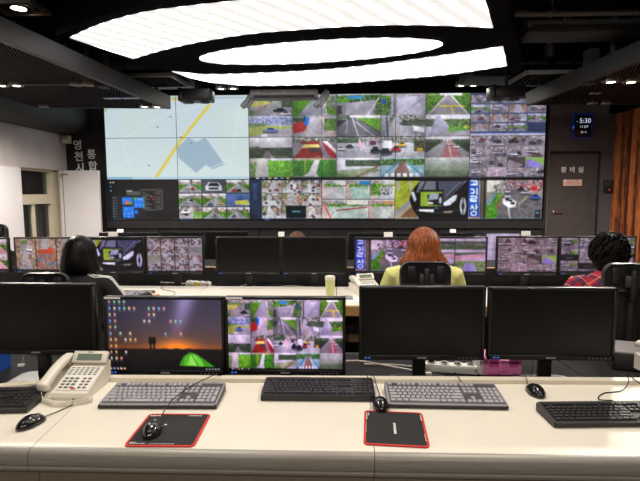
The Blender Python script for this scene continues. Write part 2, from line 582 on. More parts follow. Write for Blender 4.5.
# ------------------------------------------------------------------ screen pictures (colour attributes on fine grids)
class Cv:
    """tiny raster canvas; coordinates u right, v down in 0..1 of the current view"""

    def __init__(s, w, h, a=None, box=None, rng=None):
        s.a = np.zeros((h, w, 3)) if a is None else a
        s.b = box or (0.0, 0.0, float(w), float(h))
        s.rng = rng or np.random.RandomState(3)

    def sub(s, u0, v0, u1, v1, seed=None):
        x0, y0, x1, y1 = s.b
        return Cv(0, 0, s.a, (x0 + (x1 - x0) * u0, y0 + (y1 - y0) * v0, x0 + (x1 - x0) * u1, y0 + (y1 - y0) * v1),
                  np.random.RandomState(seed) if seed is not None else s.rng)

    def px(s, u, v):
        x0, y0, x1, y1 = s.b
        return x0 + (x1 - x0) * u, y0 + (y1 - y0) * v

    def clip(s, xa, ya, xb, yb):
        x0, y0, x1, y1 = s.b
        return (int(round(max(xa, x0))), int(round(max(ya, y0))), int(round(min(xb, x1))), int(round(min(yb, y1))))

    def rect(s, c, u0=0, v0=0, u1=1, v1=1, al=1.0):
        xa, ya = s.px(u0, v0)
        xb, yb = s.px(u1, v1)
        xa, ya, xb, yb = s.clip(xa, ya, xb, yb)
        if xb > xa and yb > ya:
            s.a[ya:yb, xa:xb] = s.a[ya:yb, xa:xb] * (1 - al) + np.array(c, float) * al
        return s

    def grad(s, c0, c1, u0=0, v0=0, u1=1, v1=1):
        xa, ya = s.px(u0, v0)
        xb, yb = s.px(u1, v1)
        xa, ya, xb, yb = s.clip(xa, ya, xb, yb)
        if xb > xa and yb > ya:
            t = np.linspace(0, 1, yb - ya)[:, None, None]
            s.a[ya:yb, xa:xb] = np.array(c0, float) * (1 - t) + np.array(c1, float) * t
        return s

    def poly(s, c, pts, al=1.0):
        P = [s.px(u, v) for u, v in pts]
        xs, ys = [p[0] for p in P], [p[1] for p in P]
        xa, ya, xb, yb = s.clip(math.floor(min(xs)), math.floor(min(ys)), math.ceil(max(xs)) + 1, math.ceil(max(ys)) + 1)
        if xb <= xa or yb <= ya:
            return s
        X, Y = np.meshgrid(np.arange(xa, xb) + .5, np.arange(ya, yb) + .5)
        ins = np.zeros(X.shape, bool)
        for i in range(len(P)):
            (x1, y1), (x2, y2) = P[i], P[i - 1]
            if y1 == y2:
                continue
            ins ^= ((y1 > Y) != (y2 > Y)) & (X < (x2 - x1) * (Y - y1) / (y2 - y1) + x1)
        reg = s.a[ya:yb, xa:xb]
        reg[ins] = reg[ins] * (1 - al) + np.array(c, float) * al
        return s

    def ell(s, c, cu, cv, ru, rv, al=1.0):
        return s.poly(c, [(cu + ru * math.cos(t), cv + rv * math.sin(t)) for t in np.linspace(0, 2 * PI, 18)[:-1]], al)

    def line(s, c, w, pts, al=1.0):
        x0, y0, x1, y1 = s.b
        asp = (x1 - x0) / (y1 - y0)
        for (u0, v0), (u1, v1) in zip(pts[:-1], pts[1:]):
            dx, dy = (u1 - u0) * asp, v1 - v0
            L = math.hypot(dx, dy) or 1
            nx, ny = -dy / L * w / 2 / asp, dx / L * w / 2
            s.poly(c, [(u0 + nx, v0 + ny), (u1 + nx, v1 + ny), (u1 - nx, v1 - ny), (u0 - nx, v0 - ny)], al)
        return s

    def noise(s, cols, u0=0, v0=0, u1=1, v1=1, cell=2, al=.7, dens=1.0):
        xa, ya = s.px(u0, v0)
        xb, yb = s.px(u1, v1)
        xa, ya, xb, yb = s.clip(xa, ya, xb, yb)
        if xb <= xa or yb <= ya:
            return s
        h, w = yb - ya, xb - xa
        n, m = h // cell + 1, w // cell + 1
        idx = s.rng.randint(0, len(cols), (n, m))
        msk = (s.rng.rand(n, m) < dens).astype(float)
        big = np.repeat(np.repeat(np.array(cols, float)[idx], cell, 0), cell, 1)[:h, :w]
        bm = np.repeat(np.repeat(msk, cell, 0), cell, 1)[:h, :w, None] * al
        s.a[ya:yb, xa:xb] = s.a[ya:yb, xa:xb] * (1 - bm) + big * bm
        return s

    def car(s, cu, cv, w, h, c):
        s.ell((40, 40, 46), cu, cv + h * .35, w * .55, h * .3, .6)
        s.poly(c, [(cu - w / 2, cv + h * .3), (cu - w / 2, cv - h * .05), (cu - w * .3, cv - h * .1), (cu - w * .2, cv - h * .45),
                   (cu + w * .22, cv - h * .45), (cu + w * .34, cv - h * .05), (cu + w / 2, cv), (cu + w / 2, cv + h * .3)])
        s.poly((44, 50, 60), [(cu - w * .25, cv - h * .1), (cu - w * .17, cv - h * .36), (cu + w * .18, cv - h * .36), (cu + w * .27, cv - h * .08)])
        return s


GRN = [(60, 110, 40), (92, 150, 50), (120, 170, 60), (44, 84, 36), (150, 190, 80)]
DGRN = [(40, 66, 40), (60, 90, 54), (84, 110, 70), (34, 50, 36)]
LIMEG = [(90, 170, 40), (120, 200, 50), (150, 220, 70), (70, 140, 40)]
BLD = [(150, 140, 140), (190, 184, 186), (120, 112, 110), (170, 150, 130), (206, 204, 208), (96, 90, 94)]
CROWD = [(120, 60, 60), (60, 70, 110), (220, 215, 215), (180, 150, 130), (70, 66, 70), (200, 120, 90), (150, 145, 150)]
ROAD = (140, 140, 148)


def street(c, sky=(206, 208, 214), road=ROAD, side=GRN, vx=.5, hz=.32, wl=-.1, wr=1.1, cars=3, bld=True, dash=True):
    """a generic street camera picture"""
    r = c.rng
    c.grad(sky, [min(255, q + 14) for q in sky], 0, 0, 1, hz)
    c.rect(side[0], 0, hz, 1, 1)
    c.noise(side, 0, hz - .1, 1, 1, 2, .8)
    if bld:
        u = 0
        while u < 1:
            w = r.uniform(.06, .2)
            c.rect(BLD[r.randint(len(BLD))], u, hz - r.uniform(.05, .3), u + w, hz + .04)
            u += w
        c.noise(BLD, 0, hz - .12, 1, hz + .05, 2, .35)
    c.poly(road, [(vx - .04, hz), (vx + .04, hz), (wr, 1), (wl, 1)])
    c.noise([(170, 170, 178), (130, 130, 138)], .3, .6, .7, 1, 3, .18)
    if dash:
        c.line((236, 236, 232), .03, [(vx, hz + .05), ((wl + wr) / 2 + .04, 1)], .8)
        c.line((230, 230, 226), .02, [(vx - .02, hz + .05), (wl * .7 + .08, 1)], .7)
    for _ in range(cars):
        k = r.uniform(.15, .8)
        cu = vx + (r.uniform(wl + .15, wr - .15) - vx) * k
        c.car(cu, hz + (1 - hz) * k, .10 + .16 * k, .12 + .16 * k,
              [(236, 236, 238), (44, 44, 50), (190, 50, 44), (120, 124, 130), (70, 90, 140), (226, 190, 60)][r.randint(6)])
    return c


def alley(c, tint=BLD):
    r = c.rng
    c.rect((186, 186, 190))
    c.noise(tint, 0, 0, 1, .6, 6, .9)
    c.noise(CROWD, 0, .2, 1, .75, 3, .4)
    vx = r.uniform(.35, .65)
    c.poly((196, 196, 204), [(vx - .06, .15), (vx + .06, .15), (r.uniform(.75, 1), 1), (r.uniform(0, .25), 1)])
    for _ in range(r.randint(3, 6)):
        c.car(r.uniform(.1, .9), r.uniform(.35, .9), .16, .18, [(230, 230, 232), (40, 40, 44), (120, 120, 126), (180, 60, 50)][r.randint(4)])
    c.noise(CROWD + GRN[:2], 0, .1, 1, 1, 3, .28, .35)
    return c


def market(c):
    r = c.rng
    c.rect((178, 160, 140))
    c.noise([(190, 150, 110), (150, 120, 100), (206, 190, 176), (120, 90, 76)], 0, 0, 1, 1, 7, .55)
    c.poly((176, 174, 180), [(.35, 0), (.6, 0), (.85, 1), (.2, 1)])
    c.noise(CROWD + [(230, 90, 50), (40, 110, 170)], 0, .2, 1, 1, 3, .35, .45)
    return c


def g20(C):
    """the 5 x 4 wall of road cameras"""
    def T(i, j):
        return C.sub(i / 5, j / 4, (i + 1) / 5, (j + 1) / 4, 100 + i * 7 + j)
    gap = (70, 66, 76)
    C.rect(gap)
    # row 1
    c = T(0, 0); c.rect((150, 148, 156)); c.noise(GRN, 0, .1, .7, .45, 2, .8); c.noise(BLD, .1, 0, 1, .2, 2, .8)
    c.poly((196, 190, 100), [(0, .3), (.4, .3), (.55, .45), (0, .62)]); c.poly((158, 154, 160), [(.6, .3), (.8, .3), (.75, 1), (.0, 1), (.1, .7)])
    c.poly((170, 130, 110), [(.5, .35), (.62, .35), (.1, 1), (.0, .9)], .5); c.noise(DGRN, .75, .2, 1, .6, 2, .7)
    c.car(.72, .72, .3, .2, (40, 46, 60)); c.car(.85, .88, .25, .2, (220, 220, 226)); c.noise(GRN, 0, .75, .12, 1, 2, .9)
    c = T(1, 0); c.rect((170, 170, 180)); c.noise(BLD, 0, 0, 1, .12, 2, .8); c.poly((100, 160, 50), [(0, .2), (.5, .15), (.12, 1), (0, 1)]); c.noise(GRN, 0, .1, .35, .9, 2, .35)
    c.poly((160, 158, 170), [(.45, .3), (.62, .05), (.72, .1), (.7, 1), (.12, 1)]); c.poly((120, 170, 60), [(.72, .5), (1, .7), (1, 1), (.74, .9)]); c.noise(GRN + BLD, .74, .1, 1, .75, 2, .7)
    c.line((220, 220, 226), .04, [(.7, .1), (.78, .95)])
    c = T(2, 0); c.grad((214, 214, 222), (196, 196, 204), 0, 0, 1, .3); c.noise(DGRN + GRN, 0, .05, 1, .35, 2, .9); c.rect((60, 140, 190), .25, .08, .6, .25); c.noise(LIMEG, 0, .22, .3, .4, 2, .8)
    c.rect((150, 148, 158), 0, .4, 1, 1); c.poly((176, 172, 182), [(.2, .42), (.85, .3), (1, .5), (.7, 1), (.2, 1)]); c.line((225, 225, 228), .05, [(.95, .2), (.7, 1)]); c.noise([(60, 50, 50), (100, 86, 80)], 0, .55, .12, .95, 2, .8); c.noise(GRN, .88, .4, 1, 1, 2, .8)
    c = T(3, 0); c.rect((176, 170, 190)); c.noise(GRN, 0, .1, .22, .7, 2, .9); c.rect((40, 90, 190), .02, .25, .1, .5); c.line((90, 80, 80), .05, [(.3, 0), (.3, 1)]); c.poly((196, 190, 206), [(.35, .1), (.7, .0), (1, .9), (.4, .9)], .7)
    c.noise(BLD, .2, 0, 1, .15, 2, .7); c.noise(GRN, 0, .7, .2, 1, 2, .7); c.line((150, 146, 168), .04, [(.5, .9), (.95, .2)])
    c = T(4, 0); c.rect((110, 150, 60)); c.noise(GRN, 0, .1, 1, 1, 2, .9); c.rect((210, 214, 206), .3, 0, .8, .12); c.poly((150, 146, 150), [(.42, .12), (.58, .12), (1, 1), (.02, 1)])
    c.line((226, 206, 60), .07, [(.3, .6), (.86, .6)]); c.line((226, 206, 60), .07, [(.56, .62), (.64, 1)]); c.line((230, 226, 220), .04, [(.45, .12), (.06, 1)]); c.line((230, 226, 220), .04, [(.56, .12), (.95, 1)])
    # row 2
    c = T(0, 1); c.rect((176, 172, 190)); c.noise([(90, 100, 180), (120, 120, 190), (170, 160, 200), (200, 195, 215), (70, 120, 90)], 0, .05, 1, .42, 2, .9); c.noise(GRN, 0, .35, .4, .6, 2, .7)
    c.poly((178, 186, 90), [(0, .55), (.45, .45), (1, .5), (1, .56), (.1, .95), (0, 1)]); c.poly((180, 176, 186), [(.2, 1), (.5, .6), (1, .6), (1, 1)]); c.car(.5, .66, .34, .24, (110, 130, 200)); c.rect((236, 232, 240), .28, .86, .42, .98)
    c = T(1, 1); c.rect((164, 156, 168)); c.poly((190, 50, 44), [(0, .35), (.3, .25), (.34, .7), (0, .85)]); c.rect((40, 110, 220), .26, .05, .38, .45); c.noise(DGRN, 0, 0, .3, .3, 2, .8); c.poly((206, 200, 204), [(.42, .1), (.6, .1), (.72, .7), (.95, 1), (.2, 1)], .6)
    c.poly((214, 186, 176), [(.6, .05), (.7, .05), (1, .9), (1, 1), (.86, 1)]); c.noise(GRN, .72, .15, 1, .7, 2, .8)
    c = T(2, 1); c.grad((220, 218, 226), (200, 200, 206), 0, 0, 1, .2); c.poly((112, 170, 56), [(.45, .12), (1, .15), (1, .8)]); c.noise(GRN, .6, .12, 1, .35, 2, .4); c.poly((126, 122, 132), [(.3, .1), (.42, .1), (1, .85), (1, 1), (0, 1), (0, .6)])
    c.line((236, 236, 236), .035, [(.36, .12), (.5, 1)]); c.line((220, 218, 220), .03, [(.44, .3), (.86, 1)]); c.line((180, 178, 184), .04, [(.25, 0), (.22, .9)]); c.noise(DGRN, 0, 0, .3, .18, 2, .8)
    c = T(3, 1); c.rect((160, 156, 168)); c.noise(BLD + DGRN, .2, 0, 1, .35, 2, .9); c.poly((178, 174, 186), [(.1, 1), (.3, .1), (.4, .1), (.75, 1)]); c.car(.52, .35, .2, .2, (110, 110, 120)); c.poly((236, 236, 240), [(.72, .5), (.98, .6), (.98, .82), (.74, .72)])
    c.line((60, 60, 66), .06, [(.12, 0), (.16, 1)]); c.noise(DGRN, .5, .25, 1, .5, 2, .6); c.line((220, 170, 60), .03, [(.2, .3), (.45, 1)])
    c = T(4, 1); c.rect((206, 202, 214)); c.noise(DGRN + GRN, .4, .2, 1, .75, 2, .9); c.noise(DGRN, 0, .2, .3, .55, 2, .8); c.poly((172, 166, 190), [(.25, .05), (.32, .05), (.6, .7), (.7, 1), (.05, 1)]); c.noise(LIMEG, .5, .55, 1, .8, 2, .7); c.poly((180, 174, 186), [(.4, .85), (1, .7), (1, 1), (.3, 1)]); c.rect((220, 210, 60), .85, .5, .93, .65)
    # row 3
    c = T(0, 2); c.grad((200, 196, 204), (176, 174, 176), 0, 0, 1, .5); c.poly((92, 100, 88), [(0, .5), (.2, .45), (.4, .62), (.65, .5), (1, .62), (1, 1), (0, 1)]); c.noise(DGRN, 0, .6, 1, 1, 2, .55); c.poly((130, 126, 124), [(.38, .65), (.46, .65), (.58, 1), (.3, 1)])
    c = T(1, 2); c.rect((150, 140, 150)); c.noise(BLD + DGRN, 0, 0, 1, .25, 2, .9); c.poly((160, 50, 46), [(.35, .2), (.6, .2), (.7, 1), (.02, 1)]); c.poly((236, 210, 110), [(.28, .35), (.6, .35), (.62, .52), (.18, .52)]); c.rect((90, 76, 80), .38, .5, .62, .68)
    c.poly((200, 40, 60), [(.68, .3), (.74, .22), (1, .85), (1, 1), (.86, 1)]); c.poly((240, 226, 226), [(.68, .22), (.8, .2), (1, .62), (1, .8)]); c.car(.25, .24, .16, .16, (180, 40, 44))
    c = T(2, 2); c.rect((186, 182, 194)); c.noise(DGRN, 0, 0, .6, .3, 2, .8); c.noise(BLD, .5, 0, 1, .4, 3, .8); c.car(.3, .45, .18, .18, (60, 60, 68)); c.car(.1, .55, .2, .2, (236, 234, 240)); c.line((236, 170, 186), .12, [(.52, .2), (.62, .7)])
    c.noise([(240, 238, 242), (170, 166, 176)], .4, .5, .8, .7, 3, .6); c.car(.88, .62, .22, .34, (40, 40, 50)); c.rect((120, 60, 100), .75, .2, .9, .4)
    c = T(3, 2); c.rect((196, 194, 200)); c.noise(BLD + DGRN, 0, 0, 1, .3, 2, .8); c.rect((240, 240, 244), .05, .2, .25, .55); c.car(.1, .7, .3, .34, (44, 50, 90)); c.car(.35, .58, .22, .3, (196, 40, 44)); c.car(.48, .38, .2, .26, (230, 180, 50)); c.noise(DGRN + [(150, 90, 40)], .75, .2, 1, .7, 2, .9); c.line((160, 160, 170), .05, [(.6, .4), (.5, 1)]); c.rect((226, 180, 60), .82, .55, .95, .72)
    c = T(4, 2); c.grad((206, 200, 206), (190, 186, 190), 0, 0, 1, .3); c.noise(DGRN, 0, .15, .4, .5, 2, .8); c.noise(DGRN, .6, .15, 1, .5, 2, .8); c.poly((150, 146, 150), [(.44, .2), (.56, .2), (1, .8), (1, 1), (0, 1), (0, .8)]); c.poly((184, 110, 118), [(.5, .2), (.58, .2), (.84, 1), (.38, 1)]); c.line((240, 236, 230), .03, [(.5, .2), (.6, 1)]); c.car(.54, .36, .1, .14, (230, 230, 232)); c.car(.7, .48, .14, .16, (220, 214, 214))
    # row 4
    c = T(0, 3); c.rect((176, 170, 156)); c.noise(GRN, 0, .2, .5, 1, 2, .6); c.poly((190, 184, 180), [(.2, 0), (.4, 0), (.5, 1), (.12, 1)]); c.noise(LIMEG, .44, .12, 1, 1, 2, .95); c.rect((190, 196, 200), .5, 0, 1, .1)
    c = T(1, 3); c.rect((60, 130, 50)); c.noise(LIMEG[2:] + GRN[:2], 0, .1, 1, 1, 2, .4); c.rect((160, 150, 120), 0, 0, 1, .1); c.poly((200, 194, 196), [(.5, .08), (.62, .08), (.54, .7), (.62, 1), (.1, 1), (.36, .7)]); c.line((220, 190, 60), .04, [(.28, .1), (.28, .7)]); c.rect((150, 146, 150), 0, .85, .5, 1)
    c = T(2, 3); c.grad((214, 212, 220), (196, 192, 198), 0, 0, 1, 1); c.noise(DGRN, .2, .1, 1, .4, 2, .85); c.poly((128, 150, 90), [(0, .6), (.9, .45), (1, .6), (.4, 1), (0, 1)], .6); c.line((150, 110, 90), .07, [(.95, .4), (.4, .95)]); c.noise(GRN, 0, .75, .3, 1, 2, .5)
    c = T(3, 3); c.rect((150, 190, 200)); c.noise(DGRN + GRN, 0, .05, 1, .35, 2, .9); c.poly((150, 112, 100), [(.42, .2), (.56, .2), (.72, 1), (.28, 1)]); c.line((90, 150, 190), .07, [(.4, .2), (.02, .9)]); c.line((90, 150, 190), .07, [(.6, .2), (.98, .9)]); c.line((190, 214, 220), .04, [(.42, .3), (.14, 1)]); c.line((190, 214, 220), .04, [(.58, .3), (.86, 1)])
    for k in range(6):
        c.rect((240, 244, 246), .1 + k * .14, .74, .18 + k * .14, .96)
    c = T(4, 3); c.grad((176, 178, 178), (120, 138, 104), 0, 0, 1, 1); c.noise(DGRN, 0, .6, 1, 1, 3, .22)
    H_, W_ = C.a.shape[:2]
    vv = (np.arange(H_) / H_ * 4) % 1.0
    uu = (np.arange(W_) / W_ * 5) % 1.0
    C.a *= (1.08 - .22 * vv)[:, None, None] * (1.04 - .16 * (2 * np.abs(uu - .5)) ** 2)[None, :, None]
    for i in range(5):
        for j in range(4):
            C.noise([(236, 234, 238), (150, 146, 150)], i / 5 + .006, j / 4 + .008, i / 5 + .05, j / 4 + .026, 2, .6, .6)
            C.noise([(240, 200, 200), (170, 150, 150)], i / 5 + .1, j / 4 + .226, i / 5 + .18, j / 4 + .242, 2, .5, .6)
    for i in range(1, 5):
        C.rect((96, 92, 100), i / 5 - .0015, 0, i / 5 + .0015, 1)
    for j in range(1, 4):
        C.rect((96, 92, 100), 0, j / 4 - .002, 1, j / 4 + .002)
    C.rect((22, 22, 26), 0, .975, 1, 1)
    for k in range(6):
        C.rect([(220, 220, 226), (90, 150, 230), (230, 200, 90)][k % 3], .03 + k * .028, .98, .045 + k * .028, .996)


def car_picture(C):
    """close view of a dark car with a small inset picture"""
    C.rect((28, 28, 38))
    C.rect((150, 160, 60), 0, .03, .45, 1)
    C.noise([(140, 170, 50), (180, 190, 60), (120, 150, 50), (206, 190, 80), (170, 160, 70)], 0, .03, .45, 1, 3, .7)
    C.rect((170, 170, 176), .04, .05, .065, .28); C.rect((170, 170, 176), .2, .05, .225, .3)
    C.poly((176, 160, 140), [(0, .86), (.2, .52), (.36, .7), (.36, 1), (0, 1)]); C.poly((150, 150, 160), [(0, .8), (.2, .5), (.24, .56), (0, .92)])
    C.poly((130, 100, 70), [(.08, .92), (.22, .68), (.32, .78), (.3, .94)])
    body = (22, 22, 34)
    C.poly(body, [(.24, .28), (.34, .05), (.97, .05), (1, .6), (1, .96), (.34, .96), (.24, .7), (.2, .5)])
    C.poly((120, 124, 138), [(.34, .06), (.56, .06), (.56, .26), (.29, .34)]); C.poly((86, 90, 108), [(.58, .06), (.96, .06), (.88, .16), (.66, .5), (.6, .3)])
    C.line((36, 38, 50), .03, [(.42, .06), (.36, .3)]); C.line((200, 206, 220), .012, [(.97, .05), (.8, .33), (.66, .52)]); C.line((160, 166, 186), .012, [(.88, .1), (.7, .42)])
    C.poly((206, 214, 224), [(.66, .58), (.8, .4), (.85, .38), (.83, .52), (.75, .64), (.63, .66)]); C.poly((190, 200, 214), [(.22, .34), (.26, .3), (.3, .5), (.27, .56)])
    C.line((90, 96, 116), .02, [(.3, .76), (.6, .82), (.9, .74)]); C.poly((230, 230, 234), [(.33, .72), (.54, .73), (.53, .8), (.34, .78)]); C.poly((150, 140, 120), [(.66, .78), (.8, .76), (.78, .82), (.68, .83)])
    C.ell((14, 14, 18), .93, .66, .07, .3); C.ell((180, 184, 194), .93, .66, .045, .22); C.ell((40, 42, 50), .93, .66, .02, .1); C.line((60, 62, 70), .02, [(.93, .45), (.93, .88)])
    C.rect((42, 44, 54), .33, .27, .665, .73)
    i = C.sub(.35, .32, .645, .66, 5)
    i.rect((150, 180, 60)); i.noise([(170, 200, 70), (140, 170, 60)], 0, 0, .4, 1, 2, .6); i.poly((40, 42, 56), [(.3, .25), (.5, .08), (1, .08), (1, .95), (.4, .9)]); i.poly((160, 170, 180), [(.45, .1), (.85, .1), (.8, .5), (.34, .6)]); i.poly((230, 232, 236), [(.35, .7), (.6, .72), (.58, .85), (.36, .82)]); i.ell((180, 180, 186), .92, .6, .07, .25)
    C.rect((60, 130, 190), .55, .69, .6, .715)
    C.rect((20, 24, 34), 0, .96, 1, 1); C.rect((60, 100, 130), 0, .955, 1, .968); C.rect((16, 18, 24), 0, 0, 1, .05)


def street_picture(C):
    """wet street with cars and a blue banner at the left"""
    C.rect((150, 146, 146))
    C.noise(BLD, .2, .04, 1, .3, 5, .7)
    C.noise(CROWD + [(230, 60, 60), (60, 130, 200), (240, 150, 170)], .52, .05, 1, .34, 3, .75)
    C.rect((206, 204, 196), .24, .05, .42, .32); C.noise([(60, 56, 58), (200, 196, 190)], .34, .15, .42, .32, 3, .8)
    C.poly((112, 110, 116), [(.5, .26), (.7, .26), (1, .5), (1, .96), (.36, .96), (.42, .6)])
    C.noise([(150, 148, 152), (94, 92, 98)], .5, .5, 1, .96, 6, .3)
    C.noise([(70, 140, 40), (110, 180, 60), (90, 160, 50), (50, 110, 36)], .24, .62, .4, .95, 3, .95)
    C.poly((90, 160, 60), [(.3, .6), (.42, .32), (.46, .4), (.37, .72)]); C.noise(GRN, .32, .36, .45, .6, 3, .7); C.poly((150, 110, 90), [(.37, .7), (.45, .42), (.47, .44), (.4, .76)]); C.poly((120, 160, 180), [(.25, .55), (.35, .36), (.38, .4), (.27, .66)])
    C.line((236, 232, 226), .022, [(.53, .58), (.575, .96)]); C.line((190, 176, 140), .02, [(.68, .62), (.8, .42)])
    C.poly((240, 240, 244), [(.46, .5), (.5, .44), (.6, .5), (.65, .56), (.64, .68), (.55, .7), (.47, .6)]); C.poly((50, 54, 64), [(.5, .46), (.59, .51), (.6, .56), (.5, .52)]); C.poly((60, 56, 66), [(.57, .57), (.63, .57), (.63, .62), (.57, .62)])
    C.car(.53, .42, .09, .1, (206, 206, 210)); C.car(.53, .3, .07, .12, (190, 194, 200)); C.car(.76, .33, .12, .1, (196, 196, 204)); C.car(.7, .25, .09, .09, (60, 62, 72)); C.car(.9, .44, .14, .15, (70, 96, 190)); C.ell((200, 50, 60), .88, .24, .04, .06)
    C.rect((60, 56, 56), .165, .04, .235, .95); C.rect((120, 110, 104), .18, .04, .2, .95); C.rect((90, 78, 70), .225, .04, .245, .95)
    b = C.sub(0, .04, .155, .96)
    b.poly((34, 84, 186), [(0, 0), (.86, 0), (1, 1), (.06, 1)])
    w = (232, 238, 248)
    # three block letters running down the banner
    for pts in ([(.2, .02), (.7, .02), (.7, .11)], [(.2, .12), (.76, .12)], [(.46, .06), (.46, .12)],
                [(.2, .24), (.5, .24), (.5, .34), (.22, .34)], [(.74, .2), (.76, .38)], [(.2, .42), (.74, .42), (.74, .48), (.22, .48), (.22, .54), (.78, .54)],
                [(.4, .64), (.22, .76)], [(.4, .68), (.54, .76)], [(.7, .62), (.72, .78)], [(.7, .7), (.88, .7)]):
        b.line(w, .038, pts)
    for k in range(12):
        a0, a1 = 2 * PI * k / 12, 2 * PI * (k + 1) / 12
        b.line(w, .034, [(.52 + .24 * math.cos(a0), .86 + .055 * math.sin(a0)), (.52 + .24 * math.cos(a1), .86 + .055 * math.sin(a1))])
    b.noise([(200, 140, 110), (220, 160, 140)], 0, .95, 1, 1, 3, .9)
    C.rect((24, 28, 40), .9, .74, .98, .94, .55); C.rect((80, 160, 200), .92, .8, .95, .84)
    C.rect((20, 26, 36), 0, .96, 1, 1); C.rect((70, 120, 150), 0, .955, 1, .965); C.rect((16, 18, 24), 0, 0, 1, .04)


def map_picture(C):
    C.grad((196, 216, 226), (214, 232, 232))
    C.poly((206, 222, 232), [(.0, .2), (.5, .0), (1, .0), (1, .3), (.4, .6)], .6); C.poly((204, 226, 216), [(.7, .15), (1, .1), (1, .9), (.8, .7)], .4); C.poly((206, 228, 216), [(.1, .2), (.35, .1), (.4, .45), (.1, .5)], .35)
    C.poly((150, 206, 150), [(0, .0), (.12, .0), (0, .2)])
    C.poly((158, 186, 206), [(.5, .62), (.58, .5), (.64, .55), (.7, .5), (.83, .82), (.74, .88), (.7, .82), (.63, .92), (.51, .74)])
    C.line((232, 212, 70), .035, [(.74, .1), (.52, .55), (.34, .99)])
    for a, b in (((.0, .62), (.45, .2)), ((.45, .2), (.9, .05)), ((.94, .1), (.86, .95)), ((.05, .9), (.3, .6)), ((.86, .5), (1, .4)), ((.2, .98), (.1, .5)), ((.55, .98), (.97, .7))):
        C.line((224, 238, 238), .007, [a, b])
    for u, v in ((.37, .37), (.53, .49), (.3, .83), (.6, .57), (.46, .25)):
        C.ell((130, 150, 160), u, v, .008, .009)
    C.rect((176, 198, 214), 0, .02, 1, .04); C.rect((216, 200, 90), .47, .03, .52, .06)
    C.rect((180, 214, 232), 0, .965, 1, 1); C.rect((130, 186, 220), 0, .965, .18, 1)


def tiles(C, n, m, fn, seed, taskbar=True, gap=.004, col=(40, 38, 44)):
    C.rect(col)
    for j in range(m):
        for i in range(n):
            fn(C.sub(i / n + gap, j / m + gap, (i + 1) / n - gap, (j + 1) / m - gap, seed + i * 13 + j * 7))
    if taskbar:
        C.rect((20, 24, 34), 0, .96, 1, 1)
        for k in range(5):
            C.rect((90, 150, 220), .03 + k * .03, .968, .045 + k * .03, .99)


def parking(c):
    r = c.rng
    c.rect((166, 158, 162)); c.noise(BLD, 0, 0, 1, .3, 6, .6)
    c.poly((132, 126, 132), [(r.uniform(0, .4), .3), (r.uniform(.6, 1), .3), (1, 1), (0, 1)])
    for _ in range(r.randint(2, 6)):
        c.car(r.uniform(.1, .9), r.uniform(.3, .85), r.uniform(.28, .5), .34, [(236, 232, 236), (40, 38, 42), (110, 106, 112), (206, 202, 206), (190, 190, 200), (150, 80, 76)][r.randint(6)])
    c.noise([(220, 214, 216), (130, 120, 122), (96, 86, 90)], 0, .1, 1, 1, 4, .22, .35)
    c.line((214, 210, 214), .03, [(.2, 1), (.45, .4)], .7)
    return c


def parking_picture(C):
    tiles(C, 4, 4, parking, 40, gap=.002)
    c = C.sub(.75, .5, 1, .73, 3); c.rect((150, 190, 100)); c.poly((150, 140, 210), [(0, 1), (.1, .2), (.4, .3), (.9, .8), (.95, 1)])
    c = C.sub(.5, .5, .75, .73, 3); c.rect((90, 80, 80)); c.poly((150, 140, 140), [(.1, .2), (.9, .8), (.6, 1), (0, 1)])
    c = C.sub(.25, .73, .5, .95, 8); c.rect((180, 168, 176)); c.line((150, 60, 60), .05, [(.1, .9), (.9, .3)]); c.line((230, 230, 236), .05, [(.5, .3), (.5, 1)])


def parking_top(C):
    C.rect((70, 84, 116))
    for j in range(4):
        for i in range(4):
            c = C.sub(i / 4 + .004, .06 + j * .215, (i + 1) / 4 - .004, .06 + j * .215 + .19, 90 + i * 5 + j)
            [parking, street, parking, market][(i + j) % 4](c)
    C.rect((60, 72, 100), .76, .71, 1, .89)
    C.rect((150, 170, 214), 0, .93, 1, .96)
    C.rect((200, 190, 190), 0, .96, 1, 1)


def plaza_picture(C):
    """two rows of wet red pavements"""
    C.rect((60, 60, 66))
    def pv(c, road, roof):
        c.rect((208, 206, 206)); c.noise(BLD + [(200, 70, 60), (70, 140, 190)], 0, .05, 1, .35, 3, .8); c.noise(GRN, .1, .2, .9, .4, 3, .7)
        c.poly(road, [(.1, .4), (.9, .35), (1, 1), (0, 1)]); c.poly((214, 150, 150), [(0, .2), (.1, .3), (.25, 1), (0, 1)], .7); c.rect(roof, .55, .05, 1, .25); c.noise([(220, 214, 212), (150, 190, 180)], 0, .5, 1, 1, 5, .3)
    pv(C.sub(0, .03, .33, .48, 1), (178, 170, 178), (200, 200, 206)); pv(C.sub(.335, .03, .66, .48, 2), (150, 180, 170), (60, 130, 190)); pv(C.sub(.665, .03, 1, .48, 3), (170, 168, 176), (190, 190, 196))
    C.noise([(60, 60, 66), (200, 200, 206)], .75, .25, .95, .4, 3, .7); C.noise(GRN, .67, .12, .8, .4, 3, .8)
    pv(C.sub(0, .5, .64, .95, 4), (170, 186, 180), (210, 206, 200)); C.line((200, 90, 90), .03, [(.02, .56), (.12, .95)]); C.line((170, 70, 80), .03, [(.2, .76), (.62, .68)]); pv(C.sub(.645, .5, 1, .95, 5), (180, 178, 176), (190, 150, 110))
    C.rect((18, 26, 38), 0, .955, 1, 1)


